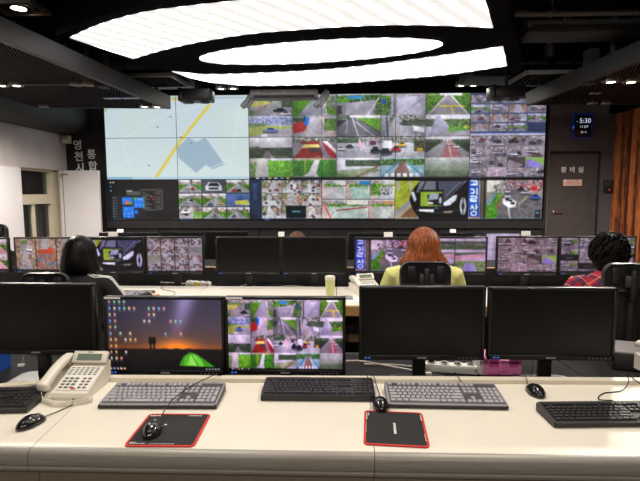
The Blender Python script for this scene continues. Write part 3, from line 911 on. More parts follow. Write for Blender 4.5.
def alley_picture(C):
    C.rect((52, 64, 90)); C.rect((80, 120, 170), .05, .1, .1, .5, .4)
    for j in range(3):
        for i in range(3):
            c = C.sub(.17 + i * .277, .03 + j * .31, .17 + (i + 1) * .277 - .004, .03 + (j + 1) * .31 - .006, 200 + i * 3 + j * 11)
            [alley, market][(i * j) % 2](c)
            c.noise(GRN, 0, .0, .25, .5, 2, .35)
    C.rect((34, 44, 54), .5, .64, .78, .94); C.rect((90, 150, 160), .58, .77, .7, .8)
    C.rect((18, 26, 40), 0, .955, 1, 1); C.rect((90, 150, 220), .2, .965, .28, .985)


def nine_picture(C):
    def f(c):
        street(c, road=(140, 140, 148), vx=c.rng.uniform(.3, .7), cars=2)
    tiles(C, 3, 3, f, 300, gap=.005)
    c = C.sub(.335, .01, .66, .32, 4); c.rect((90, 92, 98)); c.poly((190, 196, 204), [(.15, .5), (.3, .2), (.7, .2), (.85, .5), (.85, .85), (.15, .85)]); c.poly((40, 44, 54), [(.25, .5), (.33, .27), (.67, .27), (.75, .5)]); c.rect((40, 40, 46), .3, .62, .7, .74)
    c = C.sub(.67, .34, 1, .65, 4); c.rect((90, 110, 160)); c.poly((190, 186, 90), [(.35, .6), (.9, .5), (1, .9), (.4, .9)]); c.car(.6, .35, .3, .3, (60, 110, 190))
    c = C.sub(0, .67, .33, .95, 9); alley(c); c.car(.3, .4, .4, .4, (236, 236, 240)); c.noise(LIMEG, .6, .4, 1, 1, 2, .6)


def start_menu(C):
    C.rect((18, 17, 20)); C.noise([(18, 17, 20), (24, 22, 26)], 0, 0, 1, 1, 4, .5)
    for k in range(3):
        C.rect([(180, 180, 150), (60, 130, 190), (90, 170, 190)][k], .04, .05 + k * .1, .06, .09 + k * .1)
    C.rect((200, 200, 190), .075, .05, .095, .09)
    C.rect((30, 32, 40), .055, .4, .53, .94)
    for k in range(8):
        C.rect([(40, 180, 200), (220, 80, 60), (60, 170, 110), (90, 120, 220), (190, 196, 210)][k % 5], .07, .43 + k * .065, .085, .46 + k * .065); C.rect((120, 120, 130), .1, .435 + k * .065, .125, .452 + k * .065)
    bl = (30, 120, 230)
    C.rect(bl, .2, .43, .35, .61); C.rect((240, 100, 60), .25, .52, .3, .61); C.rect((60, 160, 80), .3, .55, .35, .61); C.rect(bl, .365, .43, .515, .69); C.rect((90, 170, 60), .365, .43, .405, .5)
    C.rect(bl, .205, .66, .365, .93); C.rect(bl, .375, .74, .42, .83)
    for u, v in ((.22, .48), (.43, .47), (.46, .47), (.48, .47), (.39, .6), (.44, .6), (.49, .6), (.25, .7), (.33, .8), (.22, .82), (.28, .82), (.28, .9)):
        C.rect((150, 200, 250), u, v, u + .015, v + .03)
    g = (120, 122, 116)
    for a in (((.47, .25), (.77, .25), (.77, .72), (.66, .74), (.66, .25)), ((.47, .25), (.47, .42)), ((.66, .74), (.52, .74))):
        C.line(g, .012, a)
    for k in range(10):
        C.rect((110, 120, 100), .49, .3 + k * .043, .49 + .05 + .1 * ((k * 7) % 5) / 5, .318 + k * .043); C.rect(g, .68, .29 + k * .045, .75, .305 + k * .045)
    C.rect((190, 60, 50), .6, .41, .64, .43); C.rect((190, 60, 50), .63, .47, .67, .49); C.rect(g, .27, .28, .46, .38, .6); C.rect((200, 200, 196), .27, .27, .35, .29)
    for k in range(6):
        C.rect((90, 150, 220), .07 + .03 * k, .955, .085 + .03 * k, .975)
    C.rect((150, 150, 150), .93, .955, .98, .97)


def sunset_picture(C):
    """desktop: night sky over an orange sunset, a green tent, many icons"""
    h, w = C.a.shape[:2]
    yy, xx = np.mgrid[0:h, 0:w]
    v, u = yy / h, xx / w
    base = np.zeros((h, w, 3))
    stops = [(0, (58, 56, 72)), (.25, (70, 62, 78)), (.45, (84, 66, 70)), (.6, (96, 68, 58)), (.68, (140, 80, 46)), (.7, (34, 24, 24)), (1, (12, 12, 14))]
    for (a, ca), (b, cb) in zip(stops[:-1], stops[1:]):
        t = np.clip((v - a) / (b - a), 0, 1)[..., None]
        m = ((v >= a) & (v <= b))[..., None]
        base = np.where(m, np.array(ca) * (1 - t) + np.array(cb) * t, base)
    glow = np.exp(-((u - .6) / .16) ** 2 - ((v - .66) / .1) ** 2)[..., None]
    sky = (v < .685 + .01 * np.sin(u * 60))[..., None]
    base += sky * glow * np.array((150, 70, -10))
    milky = np.exp(-((u - (.60 + .18 * (.5 - v))) / (.06 + .05 * (.5 - v))) ** 2)[..., None] * np.clip(1 - v / .62, 0, 1)[..., None]
    base += sky * milky * np.array((92, 78, 112)) * (0.8 + .4 * C.rng.rand(h, w)[..., None])
    base -= (1 - np.clip(u / .35, 0, 1))[..., None] * sky * np.array((26, 20, 18))
    C.a[:] = np.clip(base, 4, 255)
    C.noise([(16, 14, 14), (26, 22, 20)], 0, .7, 1, .78, 2, .6)
    for uu in (.37, .40):
        C.rect((14, 12, 14), uu, .58, uu + .014, .7); C.ell((14, 12, 14), uu + .007, .58, .018, .06)
    C.poly((60, 150, 30), [(.62, .93), (.66, .8), (.72, .735), (.78, .77), (.85, .85), (.93, .945)])
    C.poly((110, 210, 60), [(.66, .93), (.68, .82), (.72, .75), (.78, .79), (.82, .86), (.84, .94)]); C.poly((150, 230, 90), [(.71, .92), (.72, .78), (.76, .8), (.78, .92)]); C.line((40, 110, 20), .012, [(.72, .74), (.79, .94)]); C.line((40, 110, 20), .01, [(.72, .74), (.67, .93)])
    ic = [(236, 220, 160), (120, 190, 240), (240, 160, 150), (220, 220, 226), (240, 190, 90), (150, 220, 170)]
    r = np.random.RandomState(4)

    def icon(i, j):
        uu, vv = .012 + i * .043, .02 + j * .088
        C.rect(ic[r.randint(6)], uu + .008, vv, uu + .026, vv + .038, .85); C.rect((170, 166, 170), uu + .003, vv + .05, uu + .031, vv + .06, .5)
    for j in range(10):
        for i in range(2):
            if (i, j) not in ((1, 5),):
                icon(i, j)
    for i, j in ((2, 0), (3, 0), (2, 1), (3, 1), (4, 1), (5, 1), (8, 1), (9, 1), (10, 1), (11, 1), (8, 2), (9, 2), (7, 3), (8, 3), (12.3, 3), (13.3, 3), (14.3, 3), (4, 5), (2, 5), (4, 6), (3, 6), (5, 6), (3, 8), (2, 9), (11.2, 5), (14.3, 5)):
        icon(i, j)
    C.rect((14, 14, 18), 0, .955, 1, 1)
    for k in range(5):
        C.rect(ic[k], .012 + k * .03, .963, .028 + k * .03, .99)
    for k in range(5):
        C.rect((190, 190, 196), .85 + k * .027, .97, .866 + k * .027, .985)


def market_picture(C):
    tiles(C, 3, 2, market, 500)
    c = C.sub(.34, 0, .66, .47, 9); market(c); c.poly((206, 90, 60), [(.1, .75), (.5, .5), (.9, .7), (.9, 1), (.1, 1)]); c.poly((180, 176, 180), [(.3, .2), (.5, .2), (.6, .7), (.2, .7)])
    c = C.sub(0, 0, .33, .47, 10); market(c); c.car(.7, .7, .3, .3, (236, 230, 226)); c.noise(GRN, .3, .1, .6, .4, 2, .7)
    c = C.sub(.34, .48, .66, .95, 11); c.noise([(60, 130, 190), (230, 110, 60), (190, 150, 120), (140, 90, 80)], 0, 0, 1, 1, 4, .7)
    c = C.sub(.67, .6, 1, .95, 12); c.noise([(60, 170, 190), (150, 200, 206)], .1, .2, 1, 1, 4, .8)


def red_street_picture(C):
    tiles(C, 3, 2, lambda c: street(c, road=(214, 170, 180), cars=2), 640)


def crowd_picture(C):
    tiles(C, 4, 4, alley, 700, gap=.003)
    C.sub(0, .5, .25, .72, 1).grad((150, 160, 130), (170, 170, 160)); C.sub(.75, .25, 1, .48, 1).grad((150, 160, 150), (180, 180, 180))


def river_picture(C):
    C.rect((70, 64, 80))
    def T(i, j):
        return C.sub(i / 2 + .003, j / 3 + .004, (i + 1) / 2 - .003, (j + 1) / 3 - .004, 77 + i + 3 * j)
    for (i, j) in ((0, 0), (1, 0), (0, 1), (1, 1)):
        c = T(i, j); c.grad((196, 186, 206), (216, 206, 220), 0, 0, 1, .5); c.noise(DGRN, 0, .25, 1, .5, 2, .7); c.rect((190, 170, 196) if j else (150, 150, 130), 0, .5, 1, 1); c.line((90, 84, 96), .08, [(0, .55), (1, .48)])
        if j:
            c.poly((206, 160, 176), [(0, .55), (1, .3), (1, .75), (0, 1)])
        else:
            c.noise(DGRN, 0, .6, 1, 1, 2, .6)
    c = T(0, 0); c.line((80, 76, 90), .18, [(0, .45), (.5, .4), (1, .5)])
    c = T(0, 2); c.rect((170, 160, 200)); c.poly((90, 150, 60), [(.2, .2), (1, .5), (1, 1), (.8, 1)]); c.poly((110, 100, 160), [(0, .1), (.2, .2), (.9, 1), (.2, 1), (0, .8)]); c.noise(DGRN, .5, .2, 1, .5, 2, .7)
    c = T(1, 2); c.rect((130, 160, 90)); c.noise(GRN + BLD, 0, .1, 1, .9, 2, .7); c.poly((160, 150, 206), [(.35, .15), (.6, .15), (.75, 1), (.2, 1)]); c.line((230, 226, 236), .05, [(.05, .5), (.2, 1)])
    C.rect((16, 16, 22), 0, .965, 1, 1)


def yard_picture(C):
    def f(c):
        parking(c); c.noise(GRN, .55, .15, .95, .45, 2, .7)
    tiles(C, 4, 3, f, 820, gap=.003)
    for (u, v) in ((0, .5), (.25, .75), (.5, .25)):
        C.rect((48, 44, 54), u, v * .96, u + .245, v * .96 + .18); C.rect((120, 116, 130), u + .08, v * .96 + .08, u + .17, v * .96 + .1)
    C.rect((18, 18, 26), 0, .955, 1, 1)


def window_edge_picture(C):
    C.rect((200, 190, 214)); C.rect((70, 74, 90), 0, 0, .26, 1); C.rect((120, 124, 140), .06, .06, .12, .45); C.grad((230, 222, 238), (190, 176, 196), .34, .06, 1, 1); C.noise(BLD, .4, .2, 1, .9, 4, .4)


def picture(w, h, fn, tint=(1, 1, 1), gain=1.0, lift=0.0, seed=1, sat=.88, soft=1, tex=1.0):
    C = Cv(w * 2, h * 2, rng=np.random.RandomState(seed))
    fn(C)
    p = np.pad(C.a, ((1, 1), (1, 1), (0, 0)), 'edge')
    q = (p[:-2] + 2 * p[1:-1] + p[2:]) / 4
    q = (q[:, :-2] + 2 * q[:, 1:-1] + q[:, 2:]) / 4
    if soft > 1:
        q = np.pad(q, ((1, 1), (1, 1), (0, 0)), 'edge')
        q = (q[:-2] + 2 * q[1:-1] + q[2:]) / 4
        q = (q[:, :-2] + 2 * q[:, 1:-1] + q[:, 2:]) / 4
    a = q.reshape(h, 2, w, 2, 3).mean((1, 3))
    g = a.mean(-1, keepdims=True)
    a = g + (a - g) * sat
    if tex:
        rs = np.random.RandomState(seed + 99)
        for cell, amp in ((4, .07), (9, .10), (2, .05)):
            n_, m_ = h // cell + 2, w // cell + 2
            gr = rs.rand(n_, m_) - .5
            yy, xx = np.arange(h) / cell, np.arange(w) / cell
            y0, x0 = yy.astype(int), xx.astype(int)
            fy, fx = (yy - y0)[:, None], (xx - x0)[None, :]
            f = (gr[y0][:, x0] * (1 - fy) * (1 - fx) + gr[y0 + 1][:, x0] * fy * (1 - fx) + gr[y0][:, x0 + 1] * (1 - fy) * fx + gr[y0 + 1][:, x0 + 1] * fy * fx)
            a = a * (1 + 2 * amp * tex * f[..., None])
        a = 132 + (a - 132) * 1.2 - 10
    a = np.clip(a * np.array(tint), 0, 255)
    s = a / 255.0
    l = np.where(s <= .04045, s / 12.92, ((s + .055) / 1.055) ** 2.4)
    return l * gain + lift


def screen_part(name, img, W, H, parent, loc):
    """a flat lit panel W x H facing -y, one vertex per picture point"""
    h, w = img.shape[:2]
    me = bpy.data.meshes.new(name)
    xs = np.linspace(-W / 2, W / 2, w)
    zs = np.linspace(H / 2, -H / 2, h)
    co = np.zeros((h, w, 3), np.float32)
    co[..., 0] = xs[None, :]
    co[..., 2] = zs[:, None]
    me.vertices.add(h * w)
    me.vertices.foreach_set('co', co.ravel())
    nq = (h - 1) * (w - 1)
    i = (np.arange(h - 1)[:, None] * w + np.arange(w - 1)[None, :])
    q = np.stack([i, i + w, i + w + 1, i + 1], -1).reshape(-1, 4)
    me.loops.add(nq * 4)
    me.loops.foreach_set('vertex_index', q.ravel().astype(np.int32))
    me.polygons.add(nq)
    me.polygons.foreach_set('loop_start', np.arange(0, nq * 4, 4, dtype=np.int32))
    me.update(calc_edges=True)
    at = me.color_attributes.new('Col', 'FLOAT_COLOR', 'POINT')
    rgba = np.ones((h, w, 4), np.float32)
    rgba[..., :3] = img
    at.data.foreach_set('color', rgba.ravel())
    me.materials.append(SCREEN)
    o = bpy.data.objects.new(name, me)
    COL.objects.link(o)
    o.location = loc
    o.parent = parent
    return o


# ================================================================== SETTING
XL, XR, YB, ZC = -3.95, 3.93, 7.12, 3.12
struct('floor', B().bb(-5.2, 4.2, -2.6, 7.4, -.1, 0), FLOOR_MAT)
struct('ceiling', B().bb(-5.2, 4.2, -2.6, 7.4, ZC, ZC + .1), CEIL_BLACK)
struct('wall_rear', B().bb(-5.2, 4.2, -2.7, -2.6, 0, ZC), GREY_WALL)
# back wall: slab, left pillar, right side with the door recess
wall_back = struct('wall_back', B().bb(-3.95, 3.93, YB, YB + .2, 0, ZC).bb(-3.95, -3.40, 7.0, YB, 0, ZC), BLACK_WALL)
b = B().bb(2.995, 3.022, 7.0, YB, 0, ZC).bb(3.735, 3.93, 7.0, YB, 0, ZC).bb(3.022, 3.735, 7.0, YB, 2.11, ZC)
b.build('door_surround', GREY_WALL, wall_back, False)
for i in range(17):       # laminate panels below the video wall
    x0 = -3.39 + i * .3755
    B().rbox((x0 + .1875, 7.075, .56), (.369, .07, .93), .004, 1).build('panel', PANEL_BLACK, wall_back)
B().bb(-3.40, 2.995, 7.03, YB, 0, .085).build('plinth', BLACK_WALL, wall_back, False)
# left wall with the tall opening
wl = B().bb(XL - .2, XL, -2.6, 5.92, 0, ZC).bb(XL - .2, XL, 6.86, YB, 0, ZC).bb(XL - .2, XL, 5.92, 6.86, 1.86, ZC)
wall_left = struct('wall_left', wl, CONCRETE)
struct('wall_left_outer', B().bb(-5.2, -5.0, -2.6, 7.4, 0, ZC), DARK_BLIND)
for i in range(6):        # white lower boarding on the left wall
    y1 = 5.915 - i * 1.2
    B().rbox((XL + .013, y1 - .598, .93), (.026, 1.192, 1.85), .004, 1).build('board', WHITE_PAINT, wall_left)
# window / door unit in the opening
win = struct('window_1', B().bb(XL - .16, XL - .06, 6.66, 6.855, 0, 1.86).bb(XL - .16, XL - .06, 5.925, 6.02, 0, 1.86)
             .bb(XL - .16, XL - .06, 6.02, 6.66, 1.39, 1.52).bb(XL - .16, XL - .06, 6.02, 6.66, 1.83, 1.86), CREAM_FRAME)
B().bb(XL - .15, XL - .09, 6.27, 6.33, 0, 1.39).build('door_stile', CREAM_FRAME, win, False)
B().bb(XL - .15, XL - .09, 6.02, 6.05, 0, 1.39).build('door_stile', CREAM_FRAME, win, False)
B().bb(XL - .125, XL - .115, 6.02, 6.66, 1.52, 1.83).build('pane', GLASS, win, False)
B().bb(XL - .125, XL - .115, 6.05, 6.27, .05, 1.39).build('pane', GLASS, win, False)
B().bb(XL - .125, XL - .115, 6.33, 6.66, .05, 1.39).build('pane', GLASS, win, False)
for k in range(7):
    y = 6.04 + k * .09
    B().box((XL - .2, y + .045, 1.675), (.012, .085, .3), Matrix.Identity(4)).build('blind_slat', DARK_BLIND, win, False)
for k in range(4):
    y = 6.34 + k * .08
    B().bb(XL - .21, XL - .2, y, y + .07, .05, 1.38).build('blind_slat', BLIND if k != 1 else DARK_BLIND, win, False)
B().bb(XL - .21, XL - .2, 6.04, 6.28, .05, 1.38).build('blind_slat', DARK_BLIND, win, False)
# white leaf standing open at right angles to the wall
lf = struct('door_1', B().rbox((-3.655, 6.79, .93), (.57, .045, 1.85), .004, 1), WHITE_PAINT)
B().bb(-3.90, -3.885, 6.765, 6.772, .02, 1.85).build('edge_strip', GREY_PLASTIC, lf, False)
lt = B().rbox((-3.86, 6.757, 1.80), (.11, .02, .022), .005).cyl((-3.91, 6.75, 1.80), (-3.91, 6.75, 1.76), .012, n=10)
lt.build('latch', METAL, lf)
B().rbox((-3.30, 6.762, .955), (.13, .012, .05), .003, 1).build('sticker', PAPER, lf)
# right wall of walnut strips
wall_right = struct('wall_right', B().bb(XR, XR + .2, -2.6, 7.4, 0, ZC), BLACK_WALL)
rng = random.Random(5)
wb = B()
y = 7.0
while y > 2.0:
    w = rng.uniform(.028, .06)
    z = 0.0
    while z < 2.6:
        L = rng.uniform(1.0, 2.6)
        z2 = min(2.62, z + L)
        wb.bb(XR - .02 - rng.uniform(0, .006), XR, y - w + .002, y, z, z2 - .001)
        z = z2
    y -= w
wb.build('wood_strip', WOOD_WALL, wall_right, False, kind='stuff')
# bulkheads above both side walls
prof = [(XL, 2.37), (XL + .1, 2.375), (XL + .22, 2.41), (XL + .30, 2.47), (XL + .345, 2.55), (XL + .36, 2.66), (XL + .36, ZC), (XL, ZC)]
b = B()
n = len(prof)
b.add([(x, -2.6, z) for x, z in prof] + [(x, 7.0, z) for x, z in prof],
      [tuple(range(n)), tuple(reversed(range(n, 2 * n)))] + [(i, (i + 1) % n, n + (i + 1) % n, n + i) for i in range(n)])
o = b.build('trim_1', DARK_GREY, None, True, 60)
o['kind'] = 'structure'
struct('trim_2', B().bb(XR - .12, XR, -2.6, 7.0, 2.62, ZC), CEIL_BLACK)
struct('trim_3', B().bb(-3.59, XR - .12, 6.93, YB, 2.955, ZC), CEIL_BLACK)

# equipment room door
door = struct('door_2', B().rbox((3.376, 7.06, 1.045), (.684, .05, 2.07), .004, 1), DOOR_GREY)
B().bb(3.024, 3.032, 7.02, 7.10, 0, 2.108).build('door_frame', BLACK_WALL, door, False)
B().bb(3.72, 3.733, 7.02, 7.10, 0, 2.108).build('door_frame', BLACK_WALL, door, False)
B().bb(3.03, 3.72, 7.02, 7.10, 2.085, 2.108).build('door_frame', BLACK_WALL, door, False)
h = B().cyl((3.115, 7.036, 1.25), (3.115, 7.02, 1.25), .028, n=16).cyl((3.115, 7.03, 1.25), (3.115, 6.98, 1.25), .011, n=10)
h.tube([(3.115, 6.985, 1.25), (3.16, 6.98, 1.252), (3.235, 6.982, 1.246)], [.012, .011, .009], 10)
h.build('door_handle', METAL, door)
for ch, x in (('장', 3.235), ('비', 3.355), ('실', 3.475)):
    text_mesh('lettering', ch, .088, TEXT_SILVER, door, (x, 7.031, 1.845), bold=.0022)
sg = B().rbox((3.368, 7.032, 1.668), (.262, .006, .088), .002, 1).build('notice_plate', SIGN_PINK, door)
text_mesh('notice_text', '통제구역', .046, SIGN_RED, sg, (3.368, 7.0285, 1.69), extrude=.001)
text_mesh('notice_text', '관계자외 출입금지', .028, SIGN_RED, sg, (3.368, 7.0285, 1.648), extrude=.001)
B().bb(3.238, 3.498, 7.027, 7.0295, 1.668, 1.671).build('notice_line', SIGN_RED, sg, False)
B().rbox((3.60, 7.034, 1.43), (.05, .006, .012), .002, 1).build('door_plate', DARK_GREY, door)

# pillar lettering
for ch, x, z in (('영', -3.775, 2.225), ('천', -3.765, 2.06), ('시', -3.755, 1.895), ('통', -3.575, 2.09), ('합', -3.565, 1.92)):
    text_mesh('wall_lettering', ch, .15, TEXT_SILVER, wall_back, (x, 6.997, z), extrude=.006, bold=.0026)

# clock, reader, sensor
t = thing('digital_clock', 'small black digital wall clock reading 5:30 above the grey door', 'clock', (3.44, 6.998, 2.455))
B().rbox((0, -.012, 0), (.285, .024, .345), .006).build('back_plate', CLOCK_BLUE, t)
B().rbox((0, -.03, -.005), (.225, .03, .305), .006).build('display_face', BEZEL_BLACK, t)
text_mesh('display_digits', '5:30', .092, CLOCK_DIGIT, t, (.022, -.0465, .065), extrude=.001)
text_mesh('display_mark', '-', .05, CLOCK_DIGIT, t, (-.085, -.0465, .06), extrude=.001)
text_mesh('display_line', '11 5/7', .045, CLOCK_DIGIT, t, (.01, -.0465, -.015), extrude=.001)['kind'] = 'stuff'
text_mesh('display_line', '23  4-', .036, CLOCK_DIGIT, t, (.01, -.0465, -.09), extrude=.001)['kind'] = 'stuff'
B().rbox((-.127, -.028, -.02), (.014, .014, .03), .004).build('indicator', LED_BLUE, t)
t = thing('door_entry_reader', 'black keypad door reader at the corner of the walnut wall', 'card reader', (3.845, 6.998, 1.61))
B().rbox((0, -.02, 0), (.125, .04, .18), .01).build('body', PLASTIC_BLACK, t)
B().rbox((-.01, -.042, .03), (.08, .006, .07), .004).build('display', DARK_GREY, t)
B().cyl((0.0, -.04, -.045), (0, -.048, -.045), .016, n=12).build('button', RED_KEY, t)
t = thing('wall_sensor', 'small beige box sensor at the top corner of the concrete wall', 'sensor', (-3.885, 6.92, 2.30))
B().rbox((0, -.03, .0), (.13, .08, .115), .012).build('case', SENSOR, t)
B().sphere((.0, -.072, -.02), (.035, .014, .03)).build('lens', WHITE_PLASTIC, t)

# ================================================================== VIDEO WALL
PW, PH = 6.31 / 6, 1.795 / 3
vw = thing('video_wall', 'huge video wall of eighteen seamless display panels on the back wall', 'video wall', (-.2, 7.0, 1.132))
X0, Z0 = -3.365 + .2, 1.795
fr = B().bb(X0 - .025, -X0 + .02, -.004, .115, -.115, -.002).bb(X0 - .025, X0 - .004, -.004, .115, -.002, Z0 + .015)
fr.bb(-X0 - .19 + .19, -X0 + .02, -.004, .115, -.002, Z0 + .015).bb(X0 - .025, -X0 + .02, -.004, .115, Z0 + .002, Z0 + .015)
fr.build('frame', PANEL_BLACK, vw, False)
GW, GH = 104, 60
pics = {}
big = picture(GW * 3, GH * 2, g20, (.99, 1.0, 1.03), .92, .02, sat=.78)
mp = picture(GW * 2, GH * 2, map_picture, (1, 1, 1), .92, tex=0)
pkt = picture(GW, GH, parking_top, (.98, .98, 1.08), .85, .02)
pkb = picture(GW, GH, parking_picture, (.98, .96, 1.04), .9, .02)
for r_ in range(2):
    for c_ in range(2):
        pics[(r_, c_)] = mp[r_ * GH:(r_ + 1) * GH, c_ * GW:(c_ + 1) * GW]
    for c_ in range(3):
        pics[(r_, c_ + 2)] = big[r_ * GH:(r_ + 1) * GH, c_ * GW:(c_ + 1) * GW]
pics[(0, 5)], pics[(1, 5)] = pkt, pkb
CARP = picture(GW, GH, car_picture, tex=.7, soft=2)
STRP = picture(GW, GH, street_picture, soft=2)
for c_, fn in enumerate((start_menu, nine_picture, alley_picture, plaza_picture)):
    pics[(2, c_)] = picture(GW, GH, fn, seed=20 + c_, tex=1.0 if c_ else 0, sat=.88 if c_ else 1)
pics[(2, 4)], pics[(2, 5)] = CARP, STRP
for r_ in range(3):
    for c_ in range(6):
        cx, cz = X0 + PW * (c_ + .5), Z0 - PH * (r_ + .5)
        p = B().rbox((cx, .055, cz), (PW - .002, .1, PH - .002), .003, 1).build('display_panel', BEZEL_BLACK, vw)
        screen_part('screen', pics[(r_, c_)], PW - .007, PH - .007, p, (cx, .0035, cz))

# ================================================================== CEILING PIECES
t = thing('ceiling_light_raft', 'large dark oval ceiling raft with three curved luminous white panels', 'ceiling light', (0, 4.3, 2.75))
fo = [(-2.101, 3.862), (-1.721, 3.582), (-1.343, 3.381), (-1.036, 3.286), (-.788, 3.228), (-.486, 3.165), (-.15, 3.12), (.35, 3.09), (.65, 3.13), (.944, 3.232)]
fi = [(1.165, 3.764), (.834, 3.708), (.463, 3.671), (.099, 3.69), (-.275, 3.745), (-.667, 3.825), (-1.107, 4.004), (-1.521, 4.236), (-1.857, 4.47)]
ru = [(-1.66, 4.945), (-1.45, 5.06), (-1.25, 5.095), (-.891, 5.069), (-.37, 5.0), (.132, 4.874), (.594, 4.676), (1.01, 4.464), (1.401, 4.244)]
rl = [(1.651, 4.865), (1.182, 5.17), (.684, 5.357), (.15, 5.51), (-.415, 5.598), (-.99, 5.61), (-1.352, 5.457), (-1.558, 5.213)]


def sp2(p, n=6):
    return [(v.x, v.y - 4.3) for v in spline([(x, y, 0) for x, y in p], n)]


front = sp2(fo) + sp2(fi)
rearp = sp2(ru) + sp2(rl)
ang = math.atan2(4.0 - 4.62, 2.1) * .62
ell = [(-.19 + 1.085 * math.cos(q) * math.cos(ang) - .315 * math.sin(q) * math.sin(ang),
        .05 + 1.085 * math.cos(q) * math.sin(ang) + .315 * math.sin(q) * math.cos(ang)) for q in [2 * PI * k / 56 for k in range(56)]]
for pl in (front, rearp, ell):
    B().prism(pl, 0, .03).build('luminous_panel', LUMINOUS_STREAKED if pl is front else LUMINOUS, t, False)
body = sp2([(-2.2, 3.84), (-1.75, 3.5), (-1.35, 3.29), (-.8, 3.13), (-.15, 3.03), (.4, 3.0), (1.0, 3.16), (1.3, 3.75), (1.5, 4.2), (1.74, 4.88), (1.2, 5.3), (.2, 5.62), (-.4, 5.7), (-1.0, 5.72), (-1.45, 5.55), (-1.72, 4.95), (-1.97, 4.55)], 6)
B().prism(body, .008, .17).build('raft_body', CEIL_BLACK, t, False)
for x, y in ((-1.2, -.2), (.9, -.1), (.2, .8), (-.6, .9)):
    B().cyl((x, y, .17), (x, y, ZC - 2.75), .012, n=8).build('hanger_rod', DARK_GREY, t)


def clip_line(p, d, poly):
    """segment of the line p + s d inside a convex polygon"""
    lo, hi = -1e9, 1e9
    n_ = len(poly)
    area = sum(poly[i][0] * poly[(i + 1) % n_][1] - poly[(i + 1) % n_][0] * poly[i][1] for i in range(n_))
    for i in range(n_):
        ax, ay = poly[i]
        bx, by = poly[(i + 1) % n_]
        nx, ny = -(by - ay), bx - ax
        if area < 0:
            nx, ny = -nx, -ny
        den = nx * d[0] + ny * d[1]
        num = nx * (p[0] - ax) + ny * (p[1] - ay)
        if abs(den) < 1e-9:
            if num < 0:
                return None
            continue
        s_ = -num / den
        if den > 0:
            lo = max(lo, s_)
        else:
            hi = min(hi, s_)
    return (lo, hi) if hi > lo else None


def slats(bm, poly, d, pitch, w, z0, z1):
    L = math.hypot(*d)
    d = (d[0] / L, d[1] / L)
    nx, ny = -d[1], d[0]
    pr = [x * nx + y * ny for x, y in poly]
    k = min(pr) + pitch / 2
    while k < max(pr):
        c = clip_line((nx * k, ny * k), d, poly)
        if c:
            a = (nx * k + d[0] * c[0], ny * k + d[1] * c[0])
            e = (nx * k + d[0] * c[1], ny * k + d[1] * c[1])
            h_ = w / 2
            bm.prism([(a[0] - nx * h_, a[1] - ny * h_), (e[0] - nx * h_, e[1] - ny * h_), (e[0] + nx * h_, e[1] + ny * h_), (a[0] + nx * h_, a[1] + ny * h_)], z0, z1)
        k += pitch


def beam(bm, p, q, w, z0, z1):
    dx, dy = q[0] - p[0], q[1] - p[1]
    L = math.hypot(dx, dy)
    nx, ny = -dy / L * w / 2, dx / L * w / 2
    bm.prism([(p[0] - nx, p[1] - ny), (q[0] - nx, q[1] - ny), (q[0] + nx, q[1] + ny), (p[0] + nx, p[1] + ny)], z0, z1)


def cloud(label, poly, inner, sl_dir, diffuser=None, patch=None, rails=(), joint=None):
    """hanging slatted ceiling panel; poly in plan, inner = the two ends of the grey inner beam"""
    t_ = thing('suspended_slat_ceiling', label, 'ceiling panel', (0, 4.5, 2.55))
    L = lambda p: (p[0], p[1] - 4.5)
    P_ = [L(p) for p in poly]
    B().prism(P_, .06, .08).build('backing_board', CEIL_BLACK, t_, False)
    s_ = B()
    slats(s_, P_, sl_dir, .025, .011, .006, .058)
    s_.build('slat', SLAT_BLACK, t_, False, kind='stuff')
    f = B()
    beam(f, L(inner[0]), L(inner[1]), .05, 0, .155)
    f.build('inner_beam', BEAM_GREY, t_, False)
    f = B()
    beam(f, L(poly[1]), L(poly[2]), .03, -.004, .10)
    f.build('far_rail', DARK_GREY, t_, False)
    for (a, c) in rails:
        f = B()
        beam(f, L(a), L(c), .05, -.008, .03)
        f.build('cross_rail', DARK_GREY, t_, False)
    if diffuser:
        for (x0, x1, y0, y1) in diffuser:
            d_ = B().bb(x0, x1, y0 - 4.5, y1 - 4.5, -.006, .004)
            d_.build('air_diffuser', DIFFUSER, t_, False)
    if joint:
        x, y = joint
        B().bb(x - .045, x + .045, y - 4.5 - .06, y - 4.5 + .06, -.012, .30).build('joint_block', DARK_GREY, t_, False)
    for (x, y) in ((sum(p[0] for p in poly) / 4, 3.2), (sum(p[0] for p in poly) / 4, 5.2)):
        B().cyl((x, y - 4.5, .07), (x, y - 4.5, ZC - 2.55), .01, n=8).build('hanger_rod', DARK_GREY, t_)
    return t_


cloud('left hanging black slatted ceiling panel with grey inner beam, beside concrete wall', [(-2.33, 2.0), (-2.065, 5.86), (-3.58, 5.72), (-3.58, 2.0)],
      [(-2.36, 2.0), (-2.04, 5.92)], (-.44, 1), [(-2.5, -2.32, 5.19, 5.25), (-2.30, -2.12, 5.19, 5.25)], None, [((-3.58, 4.50), (-2.3, 4.56))], (-2.235, 4.66))
cloud('right hanging black slatted ceiling panel with grey inner beam, above the clock', [(2.46, 2.0), (2.29, 5.84), (3.8, 5.84), (3.8, 2.0)],
      [(2.49, 2.0), (2.265, 5.90)], (.48, 1), [(2.62, 2.72, 5.15, 5.22)], None, [((2.42, 4.62), (3.8, 4.72))], (2.375, 4.72))


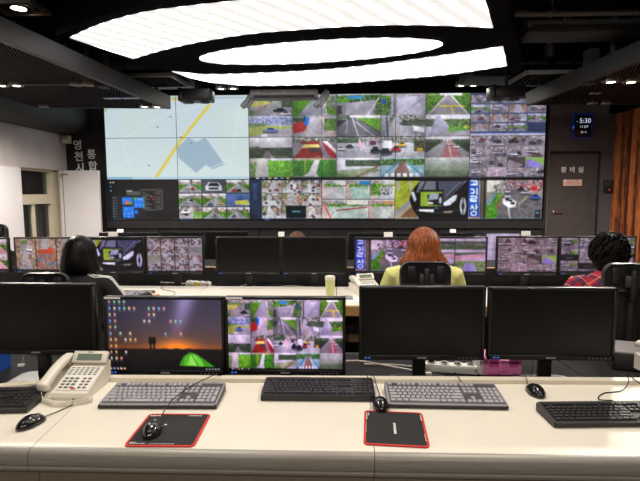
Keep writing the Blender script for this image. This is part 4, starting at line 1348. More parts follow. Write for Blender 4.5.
def grille(label, poly):
    t_ = thing('ceiling_air_grille', label, 'air vent', (0, 5.4, 2.75))
    P_ = [(x, y - 5.4) for x, y in poly]
    B().prism(P_, .05, .07).build('duct_box', CEIL_BLACK, t_, False)
    s_ = B()
    slats(s_, P_, (.15, 1), .05, .02, .004, .05)
    s_.build('slat', SLAT_BLACK, t_, False, kind='stuff')
    f = B()
    for i in range(4):
        beam(f, P_[i], P_[(i + 1) % 4], .03, -.004, .035)
    f.build('frame', SILVER_FRAME, t_, False)
    x, y = sum(p[0] for p in P_) / 4, sum(p[1] for p in P_) / 4
    B().cyl((x, y, .07), (x, y, ZC - 2.75), .05, n=10).build('duct', DARK_GREY, t_)


grille('black slatted air grille with pale frame left of the oval ceiling raft', [(-2.25, 5.14), (-1.73, 5.13), (-1.70, 5.64), (-2.2, 5.64)])
grille('black slatted air grille with pale frame right of the oval ceiling raft', [(1.97, 5.19), (2.62, 5.19), (2.72, 5.76), (1.94, 5.76)])


def duct(label, x0, x1, y0, y1, z0, z1, mat=DARK_GREY):
    t_ = thing('ceiling_duct', label, 'duct', ((x0 + x1) / 2, (y0 + y1) / 2, z0))
    B().rbox((0, 0, (z1 - z0) / 2), (x1 - x0, y1 - y0, z1 - z0), .015).build('casing', mat, t_)
    for x in (-.35, .1, .4):
        B().rbox((x * (x1 - x0), 0, (z1 - z0) / 2), (.03, y1 - y0 + .012, z1 - z0 + .012), .004, 1).build('flange', mat, t_)
    for x in (-.3, .3):
        B().cyl((x * (x1 - x0), 0, z1 - z0), (x * (x1 - x0), 0, ZC - z0), .01, n=6).build('hanger_rod', mat, t_)


duct('wide grey flat duct under the ceiling right of the luminous raft', 1.55, 3.7, 5.75, 6.25, 2.86, 3.02)
duct('upper grey duct crossing the ceiling right of the luminous raft', 1.62, 3.7, 4.3, 4.6, 2.88, 2.99)
duct('lower left grey duct crossing the ceiling behind the raft tip', -2.95, -1.78, 5.75, 6.2, 2.84, 3.03)
for lbl, y, z in (('thin dark conduit pipe nearest the camera, under the ceiling at right', 3.4, 2.93), ('thin dark conduit pipe further back, under the ceiling at right', 3.9, 2.90)):
    t_ = thing('conduit_pipe', lbl, 'pipe', (2.45, y, z))
    B().cyl((-1.2, 0, 0), (1.25, 0, 0), .028, n=12).build('tube', DARK_GREY, t_)
    for x in (-.8, .1, .9):
        B().rbox((x, 0, .01), (.03, .07, .08), .01).build('bracket', DARK_GREY, t_)
        B().cyl((x, 0, .04), (x, 0, ZC - z), .006, n=6).build('hanger_rod', DARK_GREY, t_)


def projector(label, x, y, z):
    t_ = thing('hanging_speaker', label, 'speaker', (x, y, z))
    B().rbox((0, 0, 0), (.36, .22, .13), .012).build('body', PLASTIC_BLACK, t_)
    for dx in (-.09, .09):
        B().cyl((dx, 0, -.063), (dx, 0, -.082), .055, .05, 18).build('driver_ring', PLASTIC_DARK, t_)
    B().rbox((-.165, 0, .0), (.04, .235, .145), .006).build('end_cap', BEZEL_BLACK, t_)
    B().cyl((0, 0, .06), (0, 0, ZC - z), .02, n=10).build('mounting_pole', PLASTIC_DARK, t_)


projector('black box speaker hung from the ceiling before the pale map', -1.60, 5.6, 2.64)
projector('black box speaker hung from the ceiling before the right displays', 1.90, 5.6, 2.64)
t = thing('projector_mount', 'grey ceiling tray with two folding clear arms above the video wall', 'bracket', (-.62, 5.9, 2.70))
B().rbox((0, 0, 0), (.80, .2, .10), .012).build('tray', GREY_PLASTIC, t)
B().rbox((0, -.105, -.035), (.72, .02, .03), .005).build('tray_lip', DARK_GREY, t)
for x in (-.3, 0, .3):
    B().cyl((x, -.101, .012), (x, -.112, .012), .009, n=10).build('screw', METAL, t)
for sx, dx in ((-1, .14), (1, .12)):
    a = B()
    c0 = Matrix.Translation((sx * .44, -.02, -.05)) @ Matrix.Rotation(rad(38), 4, 'Y')
    a.rbox((0, 0, 0), (.06, .06, .25), .012, 2, c0).rbox((dx * .35, 0, 0), (.035, .05, .18), .01, 2, c0)
    a.build('folding_arm', CARTRIDGE, t)
for x in (-.25, .25):
    B().cyl((x, 0, .05), (x, 0, ZC - 2.70), .014, n=8).build('hanger_rod', DARK_GREY, t)


def downlight(label, x, y, z, watts, warm=False, on=True, r=.05, group=None, shaft=True, aim=(0, 0, -1), angle=165):
    t_ = thing('downlight', label, 'ceiling light', (x, y, z), group=group)
    col = (1.0, .89, .74) if warm else (1.0, .93, .82)
    B().lathe([(r * 1.35, 0), (r * 1.4, .006), (r * 1.35, .05), (r * 1.0, .05), (r * 1.0, .012), (r * 1.05, 0)], 24).build('trim_ring', METAL, t_)
    bm_ = B().lathe([(r * .15, -.004), (r * .7, .0), (r * .98, .012), (r * .98, .03)], 20)
    bm_.build('bulb', (BULB_WARM if warm else BULB) if on else GREY_PLASTIC, t_)
    if shaft:
        B().cyl((0, 0, .05), (0, 0, max(.06, ZC - z)), r * .5, n=12).build('housing', PLASTIC_DARK, t_)
    if on:
        lamp('downlight_beam', (0, 0, -.02), watts, col, t_, size=r * .8, angle=angle, aim=aim)
    return t_


downlight('left lamp of the lit downlight pair at the end of the left grey beam', -2.26, 5.72, 2.54, SPOT_W * .25, r=.045)
downlight('right lamp of the lit downlight pair at the end of the left grey beam', -2.12, 5.74, 2.54, SPOT_W * .25, r=.045)
downlight('outer lamp of the lit downlight pair on the left cross rail', -3.14, 4.53, 2.535, SPOT_W * 1.15, r=.045)
downlight('inner lamp of the lit downlight pair on the left cross rail', -3.00, 4.535, 2.535, SPOT_W * 1.15, r=.045)
downlight('left lamp of the dim downlight pair on the left cross rail', -2.44, 4.55, 2.535, 3, r=.04, on=False)
downlight('right lamp of the dim downlight pair on the left cross rail', -2.33, 4.555, 2.535, 3, r=.04, on=False)
downlight('left lamp of the lit downlight pair on the right cross rail', 2.52, 4.63, 2.535, SPOT_W * 1.5, r=.055)
downlight('right lamp of the lit downlight pair on the right cross rail', 2.71, 4.645, 2.535, SPOT_W * 1.5, r=.055)
downlight('left lamp of the lit downlight pair above the pale map', -1.53, 6.5, 2.905, SPOT_W * .15, r=.05)
downlight('right lamp of the lit downlight pair above the pale map', -1.37, 6.5, 2.905, SPOT_W * .15, r=.05)
downlight('left lamp of the lit downlight pair above the right displays', 1.61, 6.45, 2.905, SPOT_W * .15, r=.05)
downlight('right lamp of the lit downlight pair above the right displays', 1.77, 6.45, 2.905, SPOT_W * .15, r=.05)
downlight('left unlit downlight on the far rail of the right slatted panel', 2.95, 5.79, 2.54, 0, r=.04, on=False)
downlight('right unlit downlight on the far rail of the right slatted panel', 3.11, 5.79, 2.54, 0, r=.04, on=False)
downlight('unlit downlight on the far rail of the left slatted panel', -3.45, 5.68, 2.54, 0, r=.04, on=False)
t = downlight('large warm downlight in a square plate at the upper left corner', -2.33, 3.60, 2.88, DESK_W * .5, True, r=.075)
f = B().bb(-.17, .17, -.13, -.105, -.01, .02).bb(-.17, .17, .105, .13, -.01, .02).bb(-.17, -.145, -.105, .105, -.01, .02).bb(.145, .17, -.105, .105, -.01, .02)
f.build('square_plate', METAL, t, False)
for lb, x, y in (('warm recessed downlight above the left end of the front desk', -1.75, 1.15), ('warm recessed downlight above the tent desktop monitor', -.6, 1.15),
                 ('warm recessed downlight above the black mousepad on the right', .6, 1.15), ('warm recessed downlight above the right end of the front desk', 1.75, 1.15)):
    downlight(lb, x, y, 3.05, DESK_W, True, r=.07)
for lb, x, y in (('added fill light over the aisle behind the left operator', -2.9, 2.6), ('added fill light over the aisle left of the raft', -1.0, 2.4),  # aisle lamps added out of view to brighten walls and operators
                 ('added fill light over the aisle right of the raft', 1.0, 2.4), ('added fill light over the aisle behind the person in plaid', 2.9, 2.6),
                 ('added fill light behind the viewpoint, left', -1.3, -2.1), ('added fill light behind the viewpoint, right', 1.3, -2.1)):  # rear pair added to light faces turned to the camera
    downlight(lb, x, y, 3.05, FILL_W * (1.3 if y < 0 else 1), False, r=.07, aim=(0, .75, -.65) if y < 0 else (0, 0, -1))

# ================================================================== CONSOLES
NOSE = [(1.405, .741), (1.394, .7395), (1.386, .735), (1.381, .727), (1.379, .706), (1.380, .697), (1.387, .694), (1.387, .690), (1.377, .688), (1.376, .682), (1.384, .672), (1.402, .662), (1.43, .658), (1.43, .735)]
t = thing('front_control_console', 'long cream topped control desk with rounded grey nosing along the front', 'desk', (0, 0, 0))
# three worktop modules; the left one turns towards the viewer
gap = .0025
tops = [[(-.952 - gap, 1.40), (-.995 - gap, 1.925), (-2.3, 1.56), (-2.25, 1.40)],
        [(-.952, 1.40), (.116, 1.40), (.133, 1.945), (-.995, 1.925)],
        [(.116 + gap, 1.40), (2.2, 1.40), (2.2, 1.97), (.133 + gap, 1.945)]]
for pl in tops:
    B().prism(pl, .712, .740).build('worktop', CREAM_TOP, t, False)
for x0, x1 in ((-2.25, -.953), (-.951, .1155), (.1175, 2.2)):
    B().extx(NOSE, x0, x1).build('front_nosing', NOSING, t, True, 50)
    B().bb(x0, x1, 1.43, 1.45, .60, .66).build('nosing_rail', RAIL_BROWN, t, False)
    B().rbox(((x0 + x1) / 2, 1.47, .30), (x1 - x0 - .004, .03, .60), .004, 1).build('front_panel', WOOD_BROWN, t)
for p, q in (((-2.3, 1.577), (-1.0, 1.942)), ((-.994, 1.942), (.131, 1.962)), ((.135, 1.962), (2.2, 1.987))):
    f = B()
    beam(f, p, q, .038, .70, .757)
    f.build('back_lip', LIP_MAT, t, False)
B().prism([(-2.3, 1.60), (-1.0, 1.962), (.13, 1.982), (2.2, 2.007), (2.2, 2.55), (-2.3, 2.55)], .63, .655).build('trough_shelf', SHELF_GREY, t, False)
B().bb(-2.3, 2.2, 2.55, 2.58, 0, .655).build('back_panel', PANEL_BLACK, t, False)
for x in (-2.24, -.953, .116, 2.17):
    B().bb(x - .015, x + .015, 1.52, 2.55, 0, .63).build('side_panel', WOOD_BROWN, t, False)


def rear_console(name, label, x0, x1, y0, depth, splits, edge, top=None):
    top = top or CREAM_TOP
    t_ = thing(name, label, 'desk', (0, y0, 0))
    xs = [x0] + splits + [x1]
    for a, c in zip(xs[:-1], xs[1:]):
        B().rbox(((a + c) / 2, depth / 2 + .01, .727), (c - a - .003, depth, .026), .004, 1).build('worktop', top, t_)
        B().rbox(((a + c) / 2, .005, .70), (c - a - .003, .03, .075), .006, 1).build('front_edge', edge, t_)
        B().rbox(((a + c) / 2, depth * .62, .36), (c - a - .006, .03, .58), .004, 1).build('modesty_panel', PANEL_BLACK, t_)
        B().rbox(((a + c) / 2, depth * .62 - .03, .386), (c - a - .006, .03, .062), .004, 1).build('wood_rail', WOOD_LIGHT, t_)
        B().rbox(((a + c) / 2, depth + .27, .63), (c - a - .004, .5, .024), .004, 1).build('trough_shelf', PLASTIC_DARK, t_)
        B().rbox(((a + c) / 2, depth + .535, .42), (c - a - .006, .025, .80), .004, 1).build('back_panel', PANEL_BLACK, t_)
    for x in xs:
        B().bb(x - .015, x + .015, .03, depth + .5, 0, .615).build('side_panel', PANEL_BLACK, t_, False)
    return t_


rear_console('middle_control_console', 'middle row cream desk where the seated operators work', -3.3, 3.3, 3.335, .67, [-2.2, -1.1, 0.0, 1.1, 2.2], WOOD_MID)
rear_console('far_control_console', 'far row dark desk with light wood edge, just before the video wall', -2.7, 2.7, 5.12, .55, [-1.45, -.2, 1.05], WOOD_LIGHT, PANEL_BLACK)


# ================================================================== MONITORS
def monitor(label, x, y, zb, w, h, rz=0.0, img=None, foot=.657, logo=True, led='left', sticker=False, group=None, tilt=0.0, base=(.27, .19)):
    """zb = height of the lower edge, foot = height of the surface the base stands on"""
    t_ = thing('monitor', label, 'monitor', (x, y, foot), rz, group)
    z0 = zb - foot
    T = Matrix.Translation((0, 0, z0)) @ Matrix.Rotation(tilt, 4, 'X')
    bz, bb_ = .014, .022
    bk = B()
    bk.rbox((0, .02, h / 2), (w, .03, h), .006, 2, T)
    bk.rbox((0, .045, h / 2), (w * .72, .04, h * .66), .015, 2, T)
    case = bk.build('casing', BEZEL_BLACK, t_)
    # raised bezel round the screen
    f = B()
    f.rbox((-w / 2 + bz / 2, .003, h / 2), (bz, .012, h), .003, 1, T).rbox((w / 2 - bz / 2, .003, h / 2), (bz, .012, h), .003, 1, T)
    f.rbox((0, .003, h - bz / 2), (w, .012, bz), .003, 1, T).rbox((0, .003, bb_ / 2), (w, .012, bb_), .003, 1, T)
    f.build('bezel', BEZEL_BLACK, t_)
    sw, sh = w - 2 * bz, h - bz - bb_
    if img is None:
        B().box((0, .005, bb_ + sh / 2), (sw, .004, sh), T).build('screen', SCREEN_OFF, t_, False)
    else:
        s_ = screen_part('screen', img, sw, sh, t_, T @ Vector((0, .0025, bb_ + sh / 2)))
        s_.rotation_euler = (tilt, 0, 0)
    if logo:
        B().box((0, -.0035, bb_ * .5), (.042, .002, .007), T).build('badge', GREY_PLASTIC, case, False)
        for k in range(5):
            B().box((w * .30 + k * .018, -.0035, bb_ * .45), (.006, .002, .003), T).build('button', GREY_PLASTIC, case, False)
    if led:
        lx = -w / 2 + .03 if led == 'left' else w / 2 - .03
        for k in range(2):
            B().box((lx + k * .016, -.0035, bb_ * .5), (.01, .002, .006), T).build('status_light', LED_BLUE, case, False)
    if sticker:
        B().box((-w / 2 + .045, -.0038, h - .006), (.075, .002, .009), T).build('sticker', PAPER, case, False)
    n_ = B()
    n_.rbox((0, .06, (z0 + h * .35) / 2 + .008), (.06, .03, z0 + h * .35), .008)
    n_.build('stand_neck', PLASTIC_BLACK, t_)
    s_ = B()
    s_.prism([(p, q) for p, q in rounded(base[0], base[1], .05, 5, 0, .03)], 0.001, .012)
    s_.build('stand_base', PLASTIC_BLACK, t_, True)
    return t_


FW, FH = 164, 98
M2P = picture(FW, FH, sunset_picture, (1, .98, 1.02), sat=1.0, tex=0)
M3P = picture(FW, FH, g20, (1.05, .95, 1.10), .95)
monitor('switched off black monitor behind the ivory desk phone', -1.375, 2.10, .795, .56, .33)
monitor('monitor showing a green tent at sunset with desktop icons', -.786, 2.12, .697, .556, .366, img=M2P, sticker=True)
monitor('front row monitor showing a grid of twenty road camera views', -.232, 2.12, .703, .548, .362, img=M3P, sticker=True)
monitor('switched off black monitor in front of the red haired person', .384, 2.12, .779, .562, .336, rz=.02, logo=True)
monitor('switched off black monitor in front of the person in plaid', .956, 2.12, .784, .558, .328)

RW, RH = 84, 48
MY = 4.06
dim = .80
rowpics = {
    'market': picture(RW, RH, market_picture, (1.0, .96, .98), dim),
    'red': picture(RW, RH, red_street_picture, (1.05, .95, 1.0), dim),
    'car': picture(RW, RH, car_picture, (1.05, .95, 1.15), dim),
    'crowd': picture(RW, RH, crowd_picture, (1.0, .92, 1.0), dim * .8),
    'street': picture(RW, RH, street_picture, (1.06, .92, 1.12), dim),
    'river': picture(RW, RH, river_picture, (1.04, .96, 1.06), dim * .85),
    'park': picture(RW, RH, parking_picture, (1.05, .93, 1.02), dim * .8),
    'yard': picture(RW, RH, yard_picture, (1.04, .95, 1.08), dim * .75),
}
for lb, x0, x1, zb, zt, pic in (
        ('middle row monitor with reddish street views, farthest left', -3.43, -2.85, .845, 1.150, 'red'),
        ('middle row monitor with market alley views, left of the black bob', -2.80, -2.235, .842, 1.154, 'market'),
        ('middle row monitor with a close view of a dark car', -2.215, -1.652, .838, 1.158, 'car'),
        ('middle row monitor with sixteen crowded street views, right of the black bob', -1.642, -1.138, .832, 1.160, 'crowd'),
        ('switched off middle row monitor, left one of the dark centre pair', -1.035, -.472, .834, 1.158, None),
        ('switched off middle row monitor, right one of the dark centre pair', -.468, .090, .834, 1.158, None),
        ('middle row monitor with a wet street and blue banner', .150, .722, .840, 1.156, 'street'),
        ('middle row monitor with six river bridge views', .726, 1.270, .838, 1.160, 'river'),
        ('middle row monitor with sixteen parking lot views', 1.345, 1.858, .834, 1.166, 'park'),
        ('middle row monitor with yard views behind the curly haired person', 1.864, 2.492, .840, 1.166, 'yard')):
    monitor(lb, (x0 + x1) / 2, MY, zb, x1 - x0, zt - zb, img=rowpics[pic] if pic else None, foot=.643)

edge_pic = picture(60, 34, window_edge_picture, (1, .96, 1.05), .6)
for lb, x0, x1, zb, zt, pic in (
        ('far row monitor seen above the black bob', -2.92, -2.17, .70, 1.050, None),
        ('far row monitor above the crowded street views', -2.16, -1.62, .70, 1.058, None),
        ('far row monitor in the gap left of the dark centre pair', -1.61, -1.07, .70, 1.062, None),
        ('far row monitor above the wet street screen', .14, .70, .70, 1.046, None),
        ('far row monitor hidden behind the red hair', .71, 1.24, .70, 1.046, None),
        ('far row monitor above the river bridge views', 1.25, 1.63, .70, 1.05, None),
        ('far row lit monitor in the gap beside the parking lot screen', 1.65, 2.20, .70, 1.056, edge_pic)):
    monitor(lb, (x0 + x1) / 2, 5.80, zb, x1 - x0, zt - zb, img=pic, foot=.643, logo=False, led='left')


# small white cards standing on top of monitors
def card(label, x, y, z, w=.055, h=.04):
    t_ = thing('name_card', label, 'card', (x, y, z))
    a = B().box((0, -.008, h / 2), (w, .0015, h), Matrix.Rotation(rad(-14), 4, 'X'))
    a.build('front_leaf', PAPER, t_, False)
    B().box((0, .012, h / 2), (w, .0015, h), Matrix.Rotation(rad(14), 4, 'X')).build('back_leaf', PAPER, t_, False)


card('white card on the top edge of the car view monitor', -1.93, MY + .02, 1.158, .08)
card('white card above the black bob on a far row monitor', -2.90 + .24, 5.82, 1.05, .075)
card('white card on the joint of the dark centre pair', -.47, MY + .02, 1.158, .05)
card('white card on the wet street monitor', .44, MY + .02, 1.156, .075)
card('white card above the river bridge monitor', 1.40, 5.82, 1.05, .07)
card('white card on the parking lot monitor', 1.59, MY + .02, 1.166, .075)


# ================================================================== KEYBOARDS, MICE, PADS
def keyboard(label, cx, cy, rz, w, d, body_mat, key_mat, base_mat, z=.741, rear=.032, front=.016, gap_mat=None):
    gap_mat = gap_mat or (KEY_GAP_SHADE if key_mat is KEY_GREY else PLASTIC_BLACK)
    t_ = thing('keyboard', label, 'keyboard', (cx, cy, z), rz)
    u = w / 23.6
    sl = math.atan2(rear - front, d)
    B().extx([(-d / 2 + .004, 0), (-d / 2, .004), (-d / 2, front - .003), (d / 2, rear - .003), (d / 2, .006), (d / 2 - .004, 0)], -w / 2, w / 2).build('base', base_mat, t_)
    pl = B()
    pl.prism(rounded(w, d, .012, 4), 0, .004)
    o_ = pl.build('top_plate', body_mat, t_)
    o_.location = (0, 0, (rear + front) / 2 - .003)
    o_.rotation_euler = (sl, 0, 0)
    wl_ = B().bb(-w / 2 + u * .45, w / 2 - u * .3, -d / 2 + .010, d / 2 - .011, .0038, .0044)
    o_ = wl_.build('key_gap_shade', gap_mat, t_, False)  # flat sheet under the keys, paints the shade in their gaps
    o_.location = (0, 0, (rear + front) / 2 - .003)
    o_.rotation_euler = (sl, 0, 0)
    kb = B()

    def key(bm, x, y, kw, kh):
        g, ht, tp = .0013, .0062, .0016
        x0, x1, y0, y1 = x + g, x + kw - g, y + g * 1.5, y + kh - g * 1.5
        bm.add([(x0, y0, 0), (x1, y0, 0), (x1, y1, 0), (x0, y1, 0), (x0 + tp, y0 + tp, ht), (x1 - tp, y0 + tp, ht), (x1 - tp, y1 - tp * .5, ht), (x0 + tp, y1 - tp * .5, ht)],
               [(4, 5, 6, 7), (0, 1, 5, 4), (1, 2, 6, 5), (2, 3, 7, 6), (3, 0, 4, 7)])
    v = (d - .026) / 6.45
    xs0 = -w / 2 + u * .55
    ys0 = -d / 2 + .012
    fx = xs0
    for k, gp in enumerate([0, 1, 0, 0, 0, .5, 0, 0, 0, .5, 0, 0, 0]):
        fx += gp * u
        key(kb, fx, ys0 + 5.4 * v, u, v)
        fx += u
    for r_, row in enumerate(([1.25, 1.25, 1.25, None, 1.25, 1.25, 1.25, 1.25], [2.25] + [1] * 10 + [2.75], [1.75] + [1] * 11 + [2.25], [1.5] + [1] * 12 + [1.5], [1] * 13 + [2])):
        x = xs0
        for q in row:
            if q is None:
                q = 6.25
                sp = B()
                key(sp, x, ys0 + r_ * v, q * u, v)
                o_ = sp.build('space_bar', key_mat, t_, False)
                o_.location = (0, 0, (rear + front) / 2 + .0005)
                o_.rotation_euler = (sl, 0, 0)
            else:
                key(kb, x, ys0 + r_ * v, q * u, v)
            x += q * u
    nx = xs0 + 15.3 * u
    for i in range(3):
        for r_ in (3, 4, 5.4):
            key(kb, nx + i * u, ys0 + r_ * v, u, v)
        key(kb, nx + i * u, ys0, u, v)
    key(kb, nx + u, ys0 + v, u, v)
    px_ = nx + 3.3 * u
    for r_ in range(5):
        for i in range(4):
            if (i == 3 and r_ in (1, 3)) or (r_ == 0 and i == 1):
                continue
            key(kb, px_ + i * u, ys0 + r_ * v, u * (2 if (r_ == 0 and i == 0) else 1), v * (2 if i == 3 and r_ in (0, 2) else 1))
    o_ = kb.build('keys', key_mat, t_, False, kind='stuff')
    o_.location = (0, 0, (rear + front) / 2 + .0005)
    o_.rotation_euler = (sl, 0, 0)
    for sx in (-1, 1):
        B().rbox((sx * w * .4, d / 2 - .02, .003), (.03, .012, .008), .002, 1).build('foot', PLASTIC_BLACK, t_)
    return t_


kl = keyboard('black keyboard at the left edge beside the desk phone', -1.345, 1.695, .07, .45, .165, PLASTIC_DARK, KEY_BLACK, PLASTIC_BLACK)
kg = keyboard('silver grey keyboard under the tent desktop monitor', -.660, 1.762, .02, .436, .172, SILVER_PLATE, KEY_GREY, PLASTIC_BLACK)
kk = keyboard('black keyboard in front of the road camera grid', -.070, 1.838, 0.01, .437, .158, PLASTIC_BLACK, KEY_BLACK, PLASTIC_BLACK, front=.022)
kg2 = keyboard('silver grey keyboard beside the right black mousepad', .410, 1.792, -.01, .436, .172, SILVER_PLATE, KEY_GREY, PLASTIC_BLACK)
kr = keyboard('black keyboard at the right edge of the front desk', .952, 1.652, .05, .445, .135, PLASTIC_DARK, KEY_BLACK, PLASTIC_BLACK)


def mouse(label, x, y, rz, cable, z=.741, s=1.0, glossy=True):
    t_ = thing('computer_mouse', label, 'mouse', (x, y, z), rz)
    rings = []
    for i in range(9):
        a = i / 8
        yy = -.052 + .104 * a
        ww = .031 * math.sqrt(max(.05, 1 - (2 * a - 1.0) ** 2 * .93)) * (1.0 - .08 * math.exp(-((a - .6) / .2) ** 2))
        hh = .036 * (math.sin(PI * (a * .86 + .1)) ** .75)
        rings.append([(ww * s * math.cos(q), yy * s, max(.001, (.35 * hh if math.sin(q) < 0 else hh) * s * .0 + (.002 if math.sin(q) < -.2 else 0) + hh * s * max(0, math.sin(q)) ** .7)) for q in [2 * PI * k / 20 for k in range(20)]])
    B().loft(rings).build('shell', MOUSE_BLACK, t_, True, 60)
    B().tube([(0, (-.052 + .104 * q) * s, .036 * s * math.sin(PI * (q * .86 + .1)) ** .75 + .0002 * s) for q in (.58, .7, .8, .9, .97)], .0007, 5).build('button_gap', BEZEL_BLACK, t_, False)
    w_ = B().tube([(-.0035, .026 * s, .0215 * s), (.0035, .026 * s, .0215 * s)], .009, 14)
    w_.build('scroll_wheel', GREY_PLASTIC, t_)
    if cable:
        inv = Matrix.Rotation(-rz, 4, 'Z') @ Matrix.Translation((-x, -y, -z))
        pts = [inv @ Vector(p) for p in cable]
        B().tube(spline([Vector((0, .048 * s, .006))] + pts, 7), .0019, 6).build('cable', BLACK_CABLE, t_)
    return t_


mouse('black mouse beside the curly cord of the desk phone', -1.045, 1.545, -.35, [(-1.0, 1.66, .744), (-.985, 1.70, .748), (-1.06, 1.80, .745), (-1.19, 1.86, .745), (-1.2, 1.95, .765), (-1.2, 2.05, .665)])
mouse('black mouse on the red edged pad under the silver keyboard', -.605, 1.50, .12, [(-.61, 1.60, .758), (-.60, 1.69, .775), (-.56, 1.80, .783), (-.52, 1.87, .785), (-.50, 1.95, .765), (-.42, 2.05, .70), (-.45, 2.2, .665)], z=.745)
mouse('black mouse between the black keyboard and silver keyboard, touching the right pad', .163, 1.715, .05, [(.17, 1.80, .743), (.165, 1.90, .745), (.15, 1.97, .765), (.1, 2.1, .665)], z=.745)
mouse('glossy black mouse before the pink box', .785, 1.858, .06, [(.787, 1.935, .745), (.79, 1.985, .765), (.80, 2.07, .66)], s=1.06)


def mousepad(label, x, y, rz, rot_print, w=.222, d=.222):
    t_ = thing('mousepad', label, 'mousepad', (x, y, .7405), rz)
    B().prism(rounded(w - .006, d - .006, .012), .0004, .0034).build('cloth', PAD_BLACK, t_, False)
    out, inn = rounded(w, d, .016), rounded(w - .014, d - .014, .010)
    n_ = len(out)
    r_ = B()
    V = [(p[0], p[1], .0002) for p in out] + [(p[0], p[1], .0042) for p in out] + [(p[0], p[1], .0042) for p in inn]
    F = []
    for i in range(n_):
        j = (i + 1) % n_
        F += [(i, j, n_ + j, n_ + i), (n_ + i, n_ + j, 2 * n_ + j, 2 * n_ + i)]
    r_.add(V, F)
    r_.build('stitched_edge', PAD_RED, t_, False)
    k = B()
    rr = random.Random(8)
    Rm = Matrix.Rotation(rot_print, 4, 'Z')

    def words(x0, y0, n__, hgt):
        x = x0
        for _ in range(n__):
            L = rr.uniform(.004, .012)
            k.box((x + L / 2, y0, .0036), (L, hgt, .0006), Rm)
            x += L + .0025
    words(-.10, .096, 4, .006); words(.035, .096, 5, .004); words(-.10, -.094, 5, .003); words(-.035, -.096, 9, .0022); words(-.10, -.088, 2, .003); words(-.03, .0 if rot_print else .03, 7 if rot_print else 1, .008 if rot_print else .006)
    k.build('print_marks', PRINT_WHITE, t_, False, kind='stuff')
    return t_


mousepad('black mousepad with red edge under the mouse, left of the two', -.556, 1.524, 0.02, 0)
mousepad('black mousepad with red edge and vertical print, right of the two', .197, 1.557, -.07, -PI / 2, .206, .238)


# ================================================================== PHONES
def phone(label, x, y, rz, cord=True, z=.741, s=1.0, group=None):
    t_ = thing('desk_phone', label, 'telephone', (x, y, z), rz)
    t_.scale = (s, s, s)
    prof_ = [(-.11, 0), (-.113, .012), (-.105, .026), (.055, .083), (.105, .098), (.112, .09), (.105, 0)]
    B().extx(prof_, -.045, .108).build('body', PHONE_WHITE, t_)
    B().extx([(-.11, 0), (-.112, .01), (-.10, .018), (.10, .072), (.105, .066), (.105, 0)], -.112, -.045).build('cradle', PHONE_WHITE, t_)
    sl = math.atan2(.057, .16)
    T = Matrix.Translation((0, -.105, .026)) @ Matrix.Rotation(sl, 4, 'X')
    T2 = Matrix.Translation((.03, .085, .115)) @ Matrix.Rotation(rad(52), 4, 'X')
    hood = B().rbox((0, 0, 0), (.158, .056, .022), .006, 2, T2).build('display_hood', PHONE_WHITE, t_)
    B().rbox((.0, -.002, .0115), (.112, .030, .003), .001, 1, T2).build('display', LCD, hood)
    B().rbox((.0, .021, .0112), (.03, .005, .002), .001, 1, T2).build('badge', GREY_PLASTIC, hood)
    B().rbox((.032, .092, .0015), (.14, .150, .003), .004, 1, T).build('key_panel', WHITE_PLASTIC, t_)
    k = B()
    for r_ in range(4):
        for c_ in range(6):
            k.rbox((-.026 + c_ * .0225, .156 - r_ * .0135, .0035), (.016, .0055, .004), .001, 1, T)
    for r_ in range(4):
        for c_ in range(3):
            k.rbox((-.022 + c_ * .023, .088 - r_ * .0185, .004), (.016, .009, .005), .001, 1, T)
    for r_ in range(4):
        for c_ in range(2):
            k.rbox((.058 + c_ * .022, .088 - r_ * .0185, .004), (.015, .008, .005), .001, 1, T)
    k.build('keys', PHONE_KEY, t_, False, kind='stuff')
    B().rbox((.036, .025, .0042), (.018, .009, .005), .001, 1, T).build('red_key', RED_KEY, t_)
    h_ = B()
    ctrl = spline([(-.08, -.116, .046), (-.08, -.098, .056), (-.08, -.06, .072), (-.08, -.02, .088), (-.08, .03, .102), (-.08, .08, .110), (-.08, .108, .110), (-.08, .122, .106)], 4)
    rings = []
    for i, p in enumerate(ctrl):
        f = i / (len(ctrl) - 1)
        end = min(1.0, math.sqrt(max(0.0, 1 - (abs(2 * f - 1)) ** 10)) + .12)
        wid = (.0215 + .0045 * abs(2 * f - 1) ** 2) * end
        hgt = (.0165 + .0035 * abs(2 * f - 1) ** 2) * end
        rings.append([(p.x + wid * math.copysign(abs(math.cos(q)) ** .7, math.cos(q)), p.y - hgt * .4 * math.sin(q), p.z + hgt * math.copysign(abs(math.sin(q)) ** .7, math.sin(q))) for q in [2 * PI * j / 18 for j in range(18)]])
    h_.loft(rings)
    hs = h_.build('handset', PHONE_WHITE, t_, True, 60)
    for hy, hz in ((-.083, .040), (.092, .090)):
        B().rbox((-.08, hy, hz), (.036, .03, .03), .012, 3).build('earpiece', PHONE_WHITE, hs)
    if cord:
        c_ = B()
        path = spline([(-.08, -.116, .035), (-.06, -.136, .010), (-.03, -.152, .011), (.0, -.166, .011), (.04, -.172, .012), (.08, -.160, .012), (.115, -.146, .012), (.14, -.126, .011)], 24)
        pts = []
        for i, p in enumerate(path):
            for j in range(6):
                q = (i * 6 + j) * 2 * PI / 34.0
                f = (i + j / 6) / len(path)
                a = path[min(i + 1, len(path) - 1)]
                pp = p.lerp(a, j / 6)
                rr_ = .0088 if f > .12 else .0012
                pts.append(pp + Vector((math.cos(q) * rr_ * .25, math.cos(q) * rr_ * .8, math.sin(q) * rr_)))
        c_.tube(pts, .0021, 5)
        c_.build('coil_cord', PHONE_WHITE, t_)
        B().tube(spline([(-.1, .105, .01), (-.12, .16, .006), (-.2, .2, .006)], 6), .002, 6).build('line_cord', PHONE_WHITE, t_)
    return t_


